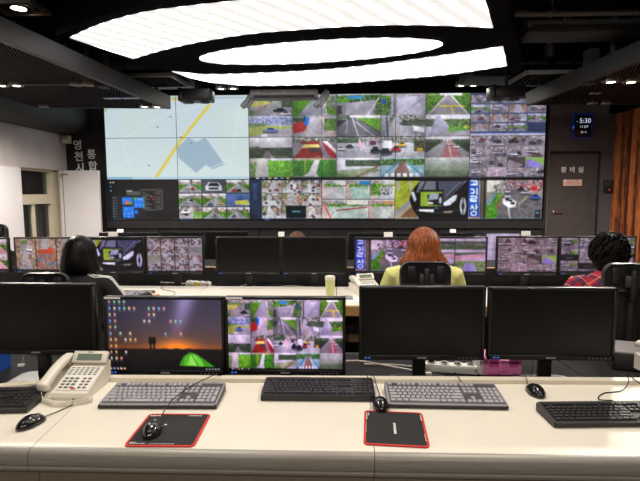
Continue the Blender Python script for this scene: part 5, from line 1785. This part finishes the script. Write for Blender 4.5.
phone('ivory desk phone with coiled cord on the front desk at left', -1.055, 1.845, 0.0, s=.92)
phone('ivory desk phone on the middle desk before the wet street screen', .235, 3.80, .35, False, z=.741, s=.95)
phone('ivory desk phone cut off at the right frame edge', 1.465, 2.06, .1, False, z=.741)


# ================================================================== SMALL THINGS
def power_strip(label, x, y, z, rz, L=.24, n=4, label_on=False, plugs=(0,)):
    t_ = thing('power_strip', label, 'power strip', (x, y, z), rz)
    B().rbox((0, 0, .021), (L, .052, .042), .008).build('body', WHITE_PLASTIC, t_)
    for i in range(n):
        sx = -L / 2 + L * (i + .5) / n
        B().lathe([(.021, .0), (.021, .006), (.018, .006), (.017, .001)], 18, (sx, 0, .041)).build('socket', WHITE_PLASTIC, t_)
        if i in plugs:
            B().cyl((sx, 0, .042), (sx, 0, .068), .016, .012, 14).build('plug', PLASTIC_BLACK, t_)
    B().rbox((L / 2 - .012, -.027, .024), (.014, .004, .02), .002).build('switch', RED_KEY if label_on else GREY_PLASTIC, t_)
    if label_on:
        B().box((0, -.0265, .022), (.06, .002, .03), Matrix.Identity(4)).build('yellow_label', YELLOW, t_, False)
    B().tube(spline([(-L / 2, 0, .02), (-L / 2 - .05, .01, .012), (-L / 2 - .16, .03, .008), (-L / 2 - .3, .02, .006)], 7), .0042, 8).build('cord', GREY_CABLE, t_)
    return t_


power_strip('white power strip behind the right silver keyboard', .56, 2.30, .657, -.14, .25, 4, plugs=(0,))
power_strip('white power strip with yellow label on the middle desk', -1.235, 4.22, .70, -.28, .24, 4, True, plugs=())
B_ = thing('cable_tray_box', 'dark box under the middle row power strip', 'box', (-1.235, 4.22, .643))
B().rbox((0, 0, .028), (.28, .12, .056), .006).build('case', PLASTIC_DARK, B_)
B().rbox((0, -.061, .028), (.2, .004, .03), .002, 1).build('front_plate', PLASTIC_BLACK, B_)

# pink box
t = thing('pink_box', 'pink plastic box with dotted front knob and white side', 'box', (.785, 2.25, .656), .03)
B().rbox((0.006, .06, .049), (.195, .12, .097), .014, 3).build('body', PINK, t)
B().rbox((-.089, .058, .047), (.03, .112, .090), .012, 2).build('white_side', WHITE_PLASTIC, t)
B().rbox((.012, .002, .064), (.140, .01, .040), .004).build('front_recess', PINK_DARK, t)
kn = B().rbox((.012, -.006, .056), (.046, .02, .060), .006).build('front_knob', PINK, t)
d = B()
for i in range(3):
    for j in range(4):
        d.cyl((.002 + i * .010, -.0165, .041 + j * .010), (.002 + i * .010, -.018, .041 + j * .010), .0026, n=8)
d.build('dots', PINK_DARK, kn, kind='stuff')
d = B()
for i in range(6):
    for j in range(6):
        d.cyl((-.1035, .015 + i * .017, .016 + j * .012), (-.1055, .015 + i * .017, .016 + j * .012), .0035, n=8)
d.build('vent_holes', GREY_PLASTIC, t, kind='stuff')
B().rbox((-.03, .002, .012), (.06, .006, .010), .002, 1).build('lower_slot', PINK_DARK, t)
B().rbox((.07, .002, .012), (.02, .006, .010), .002, 1).build('lower_slot', PINK_DARK, t)
B().rbox((-.078, .07, .19), (.014, .012, .22), .004).build('upright_strip', PINK, t)

t = thing('grey_box', 'flat grey topped box behind the right edge phone', 'box', (1.49, 2.42, .657), -.3)
B().rbox((0, 0, .045), (.2, .2, .085), .006).build('case', PLASTIC_DARK, t)
B().rbox((0, 0, .09), (.206, .206, .012), .003).build('lid', GREY_PLASTIC, t)
t = thing('blue_file_box', 'blue plastic box with white card at the left frame edge', 'box', (-1.72, 2.24, .657), .1)
B().extx([(-.08, 0), (-.08, .09), (.08, .12), (.08, 0)], -.07, .07).build('case', BLUE_PLASTIC, t)
B().rbox((.0, -.087, .045), (.09, .004, .085), .002, 1).build('card', PAPER, t)


def sheet(label, x, y, z, w, d, rz, n=1, mat=PAPER, marks=True):
    t_ = thing('paper_sheet', label, 'paper', (x, y, z), rz)
    for i in range(n):
        B().box((.004 * i, .003 * i, .0008 + i * .0016), (w, d, .0012), Matrix.Rotation(.04 * i, 4, 'Z')).build('sheet', mat, t_, False)
    if marks:
        for i in range(3):
            B().box((-.1 * w + .1 * w * i, d * .25 - d * .22 * i, n * .0016 + .0006), (w * .5, d * .05, .0006), Matrix.Identity(4)).build('printed_line', GREY_PLASTIC, t_, False)
    return t_


sheet('white papers lying on the shelf under the left black monitor', -1.50, 2.02, .656, .20, .12, .3, 2)
sheet('grey sheet lying on the shelf under the right black monitor', 1.05, 2.09, .656, .24, .13, .12, 1, SHELF_GREY, False)
sheet('white papers on the middle desk beside the writing hand', -1.19, 3.56, .741, .21, .16, .15, 3)
sheet('white papers on the middle desk under the phone', .10, 3.50, .741, .18, .13, -.2, 2)
sheet('folded white slip on the trough shelf under the tent monitor', -.93, 2.06, .656, .10, .07, .3, 1)

t = thing('tumbler', 'pale green tumbler with cream lid on the middle desk', 'cup', (-.047, 3.56, .741))
B().lathe([(.026, 0), (.029, .004), (.0335, .06), (.036, .142), (.034, .142), (.03, .06), (.02, .01)], 28).build('cup', TUMBLER_GREEN, t)
B().lathe([(.001, .142), (.037, .142), (.038, .148), (.037, .165), (.033, .171), (.001, .172)], 28).build('lid', PHONE_WHITE, t)
t = thing('purple_wrapped_sweets', 'small clear packet with purple print beside the tumbler', 'packet', (.07, 3.53, .746), .3)
B().rbox((0, 0, .009), (.10, .06, .018), .008).build('packet', CARTRIDGE, t)
B().rbox((0, 0, .0185), (.03, .02, .002), .001, 1).build('purple_label', M('purple_print', (120, 40, 120), .5), t)

# middle desk keyboard and dark flat board
keyboard('small dark keyboard in front of the person in the track jacket', -1.62, 3.60, 0, .40, .14, PLASTIC_DARK, KEY_GREY, PLASTIC_BLACK)
for lb, x in (('red tipped pen in the writing hand', -1.31),):
    t = thing('pen', lb, 'pen', (-1.36, 3.515, .752), -.12)
    B().cyl((-.09, 0, 0), (.05, 0, .004), .0045, n=10).build('barrel', PLASTIC_BLACK, t)
    B().cyl((.05, 0, .004), (.075, 0, .005), .005, n=10).build('red_cap', RED_KEY, t)


def cable(label, pts, r=.0022, mat=BLACK_CABLE, plug=None):
    o_ = B().tube(spline(pts, 8), r, 7).build('cable', mat)
    tag(o_, label, 'cable')
    if plug:
        B().rbox(plug, (.03, .016, .012), .003).build('plug', WHITE_PLASTIC if mat != BLACK_CABLE else PLASTIC_BLACK, o_)


cable('upper beige cable running from the road camera monitor to the power strip', [(.03, 2.22, .735), (.12, 2.24, .728), (.24, 2.22, .715), (.36, 2.20, .70), (.43, 2.19, .69)], .0042, GREY_CABLE, (.43, 2.19, .69))
cable('lower beige cable looping behind the front black keyboard', [(-.11, 2.16, .70), (-.06, 2.11, .693), (.0, 2.08, .685), (.08, 2.08, .685), (.16, 2.07, .682), (.20, 2.05, .663)], .0042, GREY_CABLE)
cable('black cable arching behind the right silver keyboard', [(.22, 2.05, .664), (.26, 2.08, .695), (.34, 2.10, .700), (.42, 2.12, .69), (.5, 2.14, .664)])
cable('thin black cable crossing the back lip by the right silver keyboard', [(.40, 2.12, .70), (.46, 2.06, .70), (.50, 2.0, .765), (.51, 1.96, .762), (.52, 1.90, .745)])
cable('black cable trailing in front of the pink box', [(.68, 2.12, .662), (.74, 2.13, .664), (.82, 2.13, .674), (.88, 2.14, .70), (.91, 2.2, .76)])
cable('black cable hanging under the right black monitor', [(.98, 2.16, .79), (1.05, 2.13, .745), (1.13, 2.10, .705), (1.22, 2.08, .69), (1.36, 2.06, .668)])
cable('black cable looping over the back lip behind the right keyboard', [(1.02, 1.745, .765), (1.0, 1.80, .745), (1.05, 1.86, .743), (1.14, 1.89, .744), (1.2, 1.95, .765), (1.19, 2.0, .765), (1.12, 2.06, .70), (1.06, 2.1, .66)])
cable('second black cable over the back lip near the right phone', [(1.30, 1.80, .744), (1.26, 1.86, .744), (1.22, 1.94, .765), (1.24, 2.02, .76), (1.16, 2.1, .71), (1.1, 2.16, .66)])
cable('black cable curling under the tent desktop monitor', [(-.88, 2.02, .664), (-.86, 2.06, .69), (-.78, 2.09, .71), (-.68, 2.10, .705), (-.58, 2.10, .70), (-.50, 2.06, .685), (-.44, 2.02, .665)])
cable('black plugged cable under the tent desktop monitor', [(-.74, 2.0, .70), (-.70, 2.05, .695), (-.67, 2.08, .69), (-.60, 2.12, .665)], .0022, BLACK_CABLE)
cable('black cable from the left keyboard over the back lip', [(-1.34, 1.785, .76), (-1.30, 1.81, .75), (-1.22, 1.86, .75), (-1.15, 1.92, .765), (-1.08, 1.98, .76), (-1.0, 2.08, .66)])
cable('white cable with tag hanging under the left black monitor', [(-1.47, 2.16, .80), (-1.465, 2.14, .77), (-1.46, 2.12, .745)], .002, GREY_CABLE, (-1.46, 2.115, .738))
cable('thin cable from the crowd monitor to the writing hand', [(-1.33, 4.05, .85), (-1.40, 4.02, .78), (-1.46, 3.9, .745), (-1.30, 3.75, .745), (-1.26, 3.62, .745), (-1.33, 3.56, .748)], .0022)
cable('tangled black cable behind the dark centre pair', [(-1.0, 4.22, .66), (-.85, 4.25, .70), (-.7, 4.22, .68), (-.55, 4.26, .71), (-.35, 4.22, .68), (-.2, 4.25, .70), (-.1, 4.2, .66)], .004)
cable('second tangled cable behind the dark centre pair', [(-.95, 4.16, .66), (-.8, 4.18, .72), (-.62, 4.17, .69), (-.4, 4.18, .715), (-.15, 4.16, .69), (.0, 4.18, .66)], .003, GREY_CABLE)


# ================================================================== CHAIRS
def chair(label, x, y, rz, head=True, dz=0.0, headw=.30, hz=1.05):
    t_ = thing('office_chair', label, 'chair', (x, y, 0), rz)
    for k in range(5):
        a = 2 * PI * k / 5 + .3
        c_, s_ = math.cos(a), math.sin(a)
        lg = B().tube([(.03 * c_, .03 * s_, .10), (.17 * c_, .17 * s_, .095), (.29 * c_, .29 * s_, .075)], [.026, .022, .016], 10).build('base_leg', CHAIR_PLASTIC, t_)
        B().cyl((.29 * c_ - .02 * s_, .29 * s_ + .02 * c_, .03), (.29 * c_ + .02 * s_, .29 * s_ - .02 * c_, .03), .03, n=14).cyl((.29 * c_, .29 * s_, .03), (.29 * c_, .29 * s_, .075), .008, n=8).build('caster', CHAIR_PLASTIC, lg)
    B().cyl((0, 0, .08), (0, 0, .25), .032, n=16).cyl((0, 0, .2), (0, 0, .40), .018, n=16).build('gas_column', METAL, t_)
    B().rbox((0, .02, .405), (.22, .26, .05), .015).build('mechanism', CHAIR_PLASTIC, t_)
    B().rbox((0, .03, .455), (.48, .46, .065), .03, 3).build('seat', CHAIR_MESH, t_)
    # backrest: curved frame with mesh
    def back_pt(u, v):      # u -1..1 across, v 0..1 up
        w_ = .225 * (1 - .12 * v - .1 * (1 - v))
        return (u * w_, -.20 - .05 * v - .02 * (1 - (2 * v - .7) ** 2) + .035 * u * u, .54 + v * (.42 + dz))
    f = B()
    ring = [back_pt(math.copysign(abs(math.cos(q)) ** .45, math.cos(q)), .5 + .5 * math.copysign(abs(math.sin(q)) ** .45, math.sin(q))) for q in [2 * PI * k / 40 for k in range(40)]]
    f.tube(ring + [ring[0]], .014, 8)
    br = f.build('back_frame', CHAIR_PLASTIC, t_)
    g = B()
    N = 9
    V = [back_pt(-.93 + 1.86 * i / N, .03 + .94 * j / N) for j in range(N + 1) for i in range(N + 1)]
    V += [(p[0], p[1] - .006, p[2]) for p in V]
    K = (N + 1) ** 2
    F = []
    for j in range(N):
        for i in range(N):
            a = j * (N + 1) + i
            F += [(a, a + 1, a + N + 2, a + N + 1), (K + a, K + a + N + 1, K + a + N + 2, K + a + 1)]
    g.add(V, F)
    g.build('back_mesh', CHAIR_MESH, t_)
    B().tube([(0, .0, .41), (0, -.20, .42), (0, -.27, .50), (0, -.29, .70), (0, -.28, .90 + dz)], [.03, .03, .028, .024, .02], 10).build('back_spine', CHAIR_PLASTIC, t_)
    for sx in (-1, 1):
        B().tube([(sx * .2, .02, .42), (sx * .285, .0, .45), (sx * .295, -.02, .64)], [.02, .018, .016], 10).build('arm_post', CHAIR_PLASTIC, t_)
        B().rbox((sx * .295, .04, .655), (.075, .24, .03), .012, 2).build('armrest', CHAIR_PLASTIC, t_)
    if head:
        B().rbox((0, -.30, hz - .055), (.036, .03, .19), .01, 2).build('headrest_post', CHAIR_PLASTIC, t_)
        rings = []
        for j in range(9):      # curved padded shell
            pass
        h_ = B()
        pl = rounded(headw, .165, .05, 6)
        npl = len(pl)

        def hp(p, yoff, sc):
            return (p[0] * sc, -.262 + yoff + .9 * (p[0] * sc) ** 2, hz + p[1] * sc - .1 * abs(p[0]) ** 2 * 8)
        R_ = [[hp(p, -.012, .80) for p in pl], [hp(p, -.016, .88) for p in pl], [hp(p, -.022, .97) for p in pl], [hp(p, -.012, 1.0) for p in pl], [hp(p, .01, 1.0) for p in pl], [hp(p, .028, .93) for p in pl], [hp(p, .036, .7) for p in pl]]
        h_.loft(R_)
        hd = h_.build('headrest', CHAIR_PLASTIC, t_, True, 50)
        B().rbox((0, -.288, hz - .03), (.085, .03, .07), .01, 2).build('bracket', PLASTIC_DARK, hd)
        for sx in (-1, 1):
            B().rbox((sx * .085, -.272, hz), (.05, .016, .10), .008, 2, ).build('rib', CHAIR_PLASTIC, hd)
    return t_


chair('black office chair with headrest behind the red haired person', .53, 3.10, 0.0, headw=.305)
chair('black office chair with wide headrest behind the person in plaid', 1.715, 3.05, -.08, headw=.30)
chair('black office chair with low headrest behind the person in the track jacket', -1.83, 3.16, .05, headw=.30, hz=.965)
chair('black office chair at the far desk, hidden behind the dark pair', -.40, 4.86, 0, head=False)
chair('black office chair beside the white boarded wall at far left', -3.50, 4.98, .1, head=True, hz=1.15)


# ================================================================== PEOPLE
def remesh(b_, name, mat, parent, vox=.007, smooth=3):
    me = b_.mesh(name, False)
    o_ = bpy.data.objects.new(name, me)
    COL.objects.link(o_)
    m_ = o_.modifiers.new('r', 'REMESH')
    m_.mode = 'VOXEL'
    m_.voxel_size = vox
    s_ = o_.modifiers.new('s', 'SMOOTH')
    s_.iterations = smooth
    s_.factor = .5
    bpy.context.view_layer.update()
    me2 = bpy.data.meshes.new_from_object(o_.evaluated_get(bpy.context.evaluated_depsgraph_get()))
    o_.modifiers.clear()
    o_.data = me2
    me2.name = name
    me2.materials.clear()
    me2.materials.append(mat)
    me2.polygons.foreach_set('use_smooth', [True] * len(me2.polygons))
    o_.parent = parent
    return o_


def oval(c, rx, ry, n=22, tilt=0.0):
    return [(c[0] + rx * math.cos(q), c[1] + ry * math.sin(q) + tilt * math.sin(q) * 0, c[2] + tilt * math.sin(q)) for q in [2 * PI * k / n for k in range(n)]]


def hand_add(b_, wrist, fwd, side, up, curl=.6):
    """palm with four bent fingers and a side thumb; fwd along the fingers, side towards the thumb"""
    w, f, s_, u = Vector(wrist), Vector(fwd).normalized(), Vector(side).normalized(), Vector(up).normalized()
    rings = []
    for t_, wd, th in ((-.01, .022, .018), (.02, .034, .016), (.055, .041, .014), (.088, .040, .012), (.096, .034, .009)):
        rings.append([w + f * t_ + s_ * (wd * math.cos(q)) + u * (th * math.sin(q)) for q in [2 * PI * k / 14 for k in range(14)]])
    b_.loft(rings)
    for k, (off, L) in enumerate(((.030, .072), (.010, .080), (-.011, .074), (-.030, .058))):
        p0 = w + f * .085 + s_ * off
        c1 = curl * (0.75 + .15 * k)
        d1 = (f * math.cos(c1 * .5) - u * math.sin(c1 * .5)).normalized()
        d2 = (f * math.cos(c1 * 1.3) - u * math.sin(c1 * 1.3)).normalized()
        d3 = (f * math.cos(c1 * 2.0) - u * math.sin(c1 * 2.0)).normalized()
        p1 = p0 + d1 * L * .45
        p2 = p1 + d2 * L * .32
        p3 = p2 + d3 * L * .23
        b_.tube([p0 - f * .02, p0, p1, p2, p3, p3 + d3 * .004], [.0095, .0095, .0088, .0082, .0068, .003], 10)
    p0 = w + f * .03 + s_ * .03
    d1 = (f * .7 + s_ * .65 - u * .25).normalized()
    d2 = (f * .95 + s_ * .1 - u * .3).normalized()
    b_.tube([p0 - d1 * .012, p0 + d1 * .012, p0 + d1 * .042, p0 + d1 * .042 + d2 * .032, p0 + d1 * .042 + d2 * .037], [.013, .0125, .0105, .008, .003], 10)


def person(label, x, y, rz, top, shirt, trouser, hair_mat, hair_fn, arms, head_rz=0.0, head_tilt=0.0, broad=1.0, sleeve=None, stripes=False, hands=True, shoulder=0.0):
    t_ = thing('person', label, 'person', (x, y, 0), rz)
    k = (top - .46) / (1.285 - .46)
    Z = lambda z: .46 + (z - .46) * k if z > .46 else z
    lift_ = shoulder
    rows = [(.425, .0, .150, .12), (.47, .0, .182, .138), (.54, -.01, .172, .128), (.64, -.02, .148, .108), (.73, -.02, .145, .104), (.82 + lift_ * .5, -.015, .163, .112),
            (.90 + lift_, -.01, .176, .108), (.955 + lift_, -.005, .172, .09), (.99 + lift_, .0, .125, .072), (1.012 + lift_, .005, .08, .058)]
    torso = lambda e, z0=0, z1=9: [oval((0, cy, Z(z)), rx * broad + e, ry + e) for z, cy, rx, ry in rows if z0 <= z <= z1]
    neck = [(0, .0, Z(.985)), (0, .008, Z(1.03)), (0, .014, Z(1.10))]
    HC = Vector((0, .03, Z(1.168)))
    RH = Matrix.Translation(HC) @ Matrix.Rotation(head_rz, 4, 'Z') @ Matrix.Rotation(head_tilt, 4, 'X')
    b_ = B()
    b_.loft(torso(0))
    b_.tube(neck, [.062, .055, .052], 18)
    hv = []
    nu, nv = 24, 16
    for i in range(1, nv):
        a = PI * i / nv - PI / 2
        r_ = []
        for j in range(nu):
            q = 2 * PI * j / nu
            px_, py_, pz_ = math.cos(a) * math.cos(q), math.cos(a) * math.sin(q), math.sin(a)
            lo = max(0, -pz_)
            xx = px_ * .074 * (1 - .30 * lo)
            yy = py_ * .094 * (1 - .12 * lo) + .018 * lo - .006
            zz = pz_ * .116
            if py_ > .5:
                zz -= .0
            r_.append(tuple(RH @ Vector((xx, yy, zz))))
        hv.append(r_)
    b_.loft(hv)
    nose = [RH @ Vector(p) for p in ((0, .080, .022), (0, .092, .0), (0, .104, -.018), (0, .098, -.028))]
    b_.tube(nose, [.008, .010, .013, .009], 10)
    for zz, wd in ((-.050, .022), (-.060, .020)):
        b_.tube([RH @ Vector((-wd, .076, zz)), RH @ Vector((0, .087, zz)), RH @ Vector((wd, .076, zz))], [.004, .0065, .004], 8)
    b_.sphere(tuple(RH @ Vector((0, .072, -.088))), (.022, .018, .016))
    for sx in (-1, 1):
        e_ = B().sphere((0, 0, 0), (.009, .018, .031), 12, 8)
        b_.add(e_.v, e_.f, RH @ Matrix.Translation((sx * .076, -.004, -.006)) @ Matrix.Rotation(sx * rad(-18), 4, 'Z'))
    legs = []
    for sx in (-1, 1):
        th = [(sx * .085, .02, .475), (sx * .10, .16, .49), (sx * .115, .34, .50), (sx * .12, .43, .485)]
        sh = [(sx * .12, .43, .49), (sx * .12, .435, .42), (sx * .12, .425, .28), (sx * .12, .415, .10)]
        legs.append((th, sh))
        b_.tube(th, [.085, .080, .064, .055], 16)
        b_.tube(sh, [.055, .052, .05, .036], 16)
    arm_pts = []
    for sx, (elb, wr, fw) in zip((1, -1), arms):
        S = Vector((sx * (.168 * broad), -.005, Z(.938 + shoulder)))
        arm_pts.append((S, Vector(elb), Vector(wr), Vector(fw), sx))
        b_.tube([S - Vector((sx * .04, 0, 0)), S, S.lerp(Vector(elb), .5), elb], [.05, .052, .046, .038], 14)
        b_.tube([elb, Vector(elb).lerp(Vector(wr), .35), Vector(elb).lerp(Vector(wr), .8), wr, Vector(wr) + Vector(fw).normalized() * .015], [.039, .040, .031, .025, .023], 14)
        hand_add(b_, wr, fw, Vector(fw).cross(Vector((0, 0, 1))) * (-sx), (0, 0, 1), .7)
    remesh(b_, 'body', SKIN_A, t_, .0062, 2)
    # clothes: offset surfaces over the body
    b_ = B()
    e = .014
    b_.loft([oval((0, -.005, .468), .186 * broad + e, .140 + e)] + torso(e, .5, .96 + lift_) + [oval((0, .0, Z(.998 + lift_)), .118 + e, .07 + e), oval((0, .006, Z(1.022 + lift_)), .072 + e * .7, .058 + e * .7), oval((0, .010, Z(1.040 + lift_)), .064, .060)])
    for S, elb, wr, fw, sx in arm_pts:
        if sleeve == 'short':
            b_.tube([S - Vector((sx * .05, 0, -.004)), S, S.lerp(elb, .5), S.lerp(elb, .85)], [.062, .067, .062, .058], 16)
        else:
            b_.tube([S - Vector((sx * .05, 0, -.004)), S, S.lerp(elb, .5), elb, elb.lerp(wr, .5), elb.lerp(wr, .96)], [.062, .067, .061, .056, .050, .040], 16)
    sh_o = remesh(b_, 'jacket' if stripes else 'shirt', shirt, t_, .0075, 3)
    b_ = B()
    b_.loft([oval((0, 0, .41), .150 + .012, .12 + .012), oval((0, 0, .47), .190, .148), oval((0, -.01, .56), .178, .134)])
    for th, sh in legs:
        b_.tube(th, [.098, .092, .076, .067], 16)
        b_.tube(sh[:-1] + [(sh[-1][0], sh[-1][1], .13)], [.067, .064, .06, .052], 16)
    remesh(b_, 'trousers', trouser, t_, .009, 3)
    for th, sh in legs:
        ax, ay = sh[-1][0], sh[-1][1]
        b_ = B()
        b_.loft([oval((ax, ay - .005, .125), .042, .046), oval((ax, ay, .085), .043, .055), oval((ax, ay + .05, .05), .046, .115), oval((ax, ay + .055, .012), .047, .125), oval((ax, ay + .055, .001), .045, .122)])
        b_.build('shoe', SHOE, t_, True, 60)
    for sx in (-1, 1):
        B().sphere(tuple(RH @ Vector((sx * .030, .078, .006))), (.012, .008, .008), 12, 8).build('eye', EYE, t_)
    hair_fn(t_, RH, hair_mat)
    if stripes:
        bv = BVHTree.FromPolygons([v.co for v in sh_o.data.vertices], [p.vertices for p in sh_o.data.polygons])
        for S, elb, wr, fw, sx in arm_pts:
            for off in (-.012, .008):
                path = spline([Vector((sx * .075, -.02 + off, Z(1.02))), Vector((sx * .13, -.02 + off, Z(.995))), S + Vector((sx * .02, off - .01, .06)), S.lerp(elb, .5) + Vector((sx * .05, off, .05)), elb + Vector((sx * .05, off, .04)), elb.lerp(wr, .5) + Vector((sx * .04, off, .04))], 8)
                pts = []
                for p in path:
                    h_ = bv.find_nearest(p)
                    if h_[0] is not None:
                        pts.append(h_[0] + h_[1] * .0012)
                B().tube(pts, .0046, 6).build('sleeve_stripe', STRIPE_WHITE, sh_o)
    return t_


def hair_shell(t_, RH, mat, prof, name='hair', ridge=.0, kr=40, seed=1, face_w=58, fringe=.055, nth=120, back=None, messy=0.0):
    """prof: (height over head centre, radius x, radius y) from top down; opens at the face below the fringe"""
    rr = random.Random(seed)
    ph = [rr.uniform(0, 6.28) for _ in range(8)]
    rings = []
    for i, (z, rx, ry, cy) in enumerate(prof):
        ring = []
        for j in range(nth):
            q = 2 * PI * j / nth
            r_ = 1.0 + ridge * (math.sin(kr * q + ph[0] + 3 * z) * .6 + math.sin(kr * .43 * q + ph[1] - 16 * z) + .5 * math.sin(kr * 1.7 * q + ph[2] + 30 * z))
            r_ += messy * (math.sin(5 * q + ph[3] + 40 * z) + math.sin(9 * q + ph[4] - 55 * z) + math.sin(3 * q + ph[5] + 80 * z)) / 3
            px_, py_ = rx * math.cos(q) * r_, ry * math.sin(q) * r_ + cy
            # open the face
            dface = abs(((q - PI / 2 + PI) % (2 * PI)) - PI)
            if z < fringe and dface < rad(face_w):
                s_ = min(1.0, (rad(face_w) - dface) / rad(14)) * min(1, (fringe - z) / .015)
                py_ = py_ * (1 - s_) + min(py_, .035) * s_
                px_ = px_ * (1 - s_ * .25)
            zz = z + (messy * .25 * math.sin(7 * q + ph[6]) if i > len(prof) - 4 else 0)
            ring.append(tuple(RH @ Vector((px_, py_, zz))))
        rings.append(ring)
    B().loft(rings).build(name, mat, t_, True, 80)


def dome(rx, ry, ztop, z0, n=8, cy=-.008):
    return [(z0 + (ztop - z0) * math.sin(a), max(.004, rx * math.cos(a)), max(.004, ry * math.cos(a)), cy) for a in [PI / 2 - PI / 2 * i / n for i in range(n + 1)]]


def hair_bob(t_, RH, mat):
    p = dome(.104, .118, .132, .01, 9, -.012)
    p += [(-.02, .108, .122, -.014), (-.05, .114, .124, -.014), (-.08, .121, .122, -.012), (-.105, .125, .119, -.010), (-.118, .122, .113, -.008), (-.112, .09, .085, -.008), (-.09, .07, .07, -.008)]
    hair_shell(t_, RH, mat, p, ridge=.006, kr=46, seed=2, fringe=.02, face_w=55)


def hair_long(t_, RH, mat):
    p = dome(.108, .122, .136, .0, 10, -.014)
    p += [(-.03, .116, .126, -.016), (-.06, .140, .130, -.018), (-.09, .154, .130, -.020), (-.12, .162, .126, -.022), (-.15, .166, .118, -.024), (-.175, .170, .108, -.026), (-.195, .162, .095, -.028), (-.19, .10, .075, -.025), (-.12, .075, .07, -.012)]
    hair_shell(t_, RH, mat, p, ridge=.011, kr=34, seed=5, fringe=.045, face_w=46, messy=.045)


def hair_curly(t_, RH, mat):
    p = dome(.106, .117, .132, .01, 10, -.010)
    p += [(-.02, .107, .117, -.012), (-.045, .103, .112, -.014), (-.07, .093, .104, -.018), (-.092, .08, .095, -.02), (-.105, .062, .078, -.02), (-.100, .05, .06, -.015)]
    hair_shell(t_, RH, mat, p, ridge=.012, kr=15, seed=9, fringe=.045, face_w=62, messy=.045)
    rr = random.Random(3)
    tf = B()
    for _ in range(150):        # loose wavy locks over the crown
        a, q = rr.uniform(-.25, 1.45), rr.uniform(0, 2 * PI)
        if math.sin(q) > .55 and a < .35:
            continue
        pts = []
        dq, da = rr.uniform(-.35, .35), rr.uniform(-.5, -.2)
        for k in range(6):
            f = k / 5
            aa, qq = a + da * f + .07 * math.sin(f * 6 + q * 3), q + dq * f + .08 * math.sin(f * 5)
            lift = .006 + .006 * math.sin(PI * f)
            pts.append(RH @ Vector(((.105 + lift) * math.cos(aa) * math.cos(qq), (.116 + lift) * math.cos(aa) * math.sin(qq) - .01, .01 + (.126 + lift) * math.sin(aa))))
        tf.tube(pts, [.003, .006, .007, .007, .005, .002], 6)
    tf.build('hair_locks', mat, t_, True, 80, kind='stuff')


def hair_tied(t_, RH, mat):
    p = dome(.098, .112, .13, .01, 8, -.012)
    p += [(-.03, .098, .112, -.014), (-.07, .088, .10, -.016), (-.10, .07, .08, -.018), (-.105, .05, .06, -.015)]
    hair_shell(t_, RH, mat, p, ridge=.006, kr=30, seed=7, fringe=.05, face_w=60)


person('person with a black bob in a black track jacket with white sleeve stripes', -1.735, 3.15, -.06, 1.228, JACKET, TROUSER, HAIR_BLACK, hair_bob,
       (((.285, .07, .735), (.335, .33, .775), (-.05, 1, -.10)), ((-.285, .07, .735), (-.16, .36, .775), (.4, 1, -.1))), head_tilt=-.06, head_rz=-.03, broad=1.08, stripes=True, shoulder=.02)
person('person with shoulder length red hair in a pale lime top', .57, 3.13, 0, 1.292, LIME, TROUSER, HAIR_RED, hair_long,
       (((.285, .05, .74), (.18, .38, .775), (-.2, 1, -.1)), ((-.285, .05, .74), (-.18, .38, .775), (.2, 1, -.1))), broad=1.14, shoulder=.055)
person('person with short wavy black hair in a crimson plaid shirt', 1.77, 3.14, -.05, 1.245, PLAID, TROUSER, HAIR_CURL, hair_curly,
       (((.30, .06, .74), (.2, .38, .775), (-.2, 1, -.1)), ((-.30, .06, .74), (-.2, .38, .775), (.2, 1, -.1))), head_rz=-.1, broad=1.18, shoulder=.02)
person('brown haired person at the far desk, only the crown showing', -.40, 4.86, 0, 1.105, GREY_SHIRT, TROUSER, HAIR_BROWN, hair_tied,
       (((.27, .08, .70), (.18, .32, .775), (-.2, 1, -.1)), ((-.27, .08, .70), (-.18, .32, .775), (.2, 1, -.1))))


# repeats of one kind share a group phrase
GROUPS = {'keyboard': 'computer keyboards', 'mouse': 'computer mice', 'mousepad': 'red edged mousepads', 'telephone': 'ivory desk phones',
          'ceiling light': 'ceiling downlights', 'ceiling panel': 'hanging slatted ceiling panels', 'air vent': 'ceiling air grilles', 'duct': 'grey ceiling ducts',
          'pipe': 'conduit pipes under the ceiling', 'speaker': 'hanging box speakers', 'card': 'white cards on the monitors', 'chair': 'black office chairs',
          'person': 'seated operators', 'power strip': 'white power strips', 'paper': 'loose papers', 'cable': 'loose cables'}
for o in list(COL.objects):
    c = o.get('category')
    if o.parent or not c or o.name.startswith('ceiling_light_raft'):
        continue
    if c == 'monitor':
        o['group'] = 'front row monitors' if o.location.y < 3 else ('middle row monitors' if o.location.y < 5 else 'far row monitors')
    elif c in GROUPS:
        o['group'] = GROUPS[c]
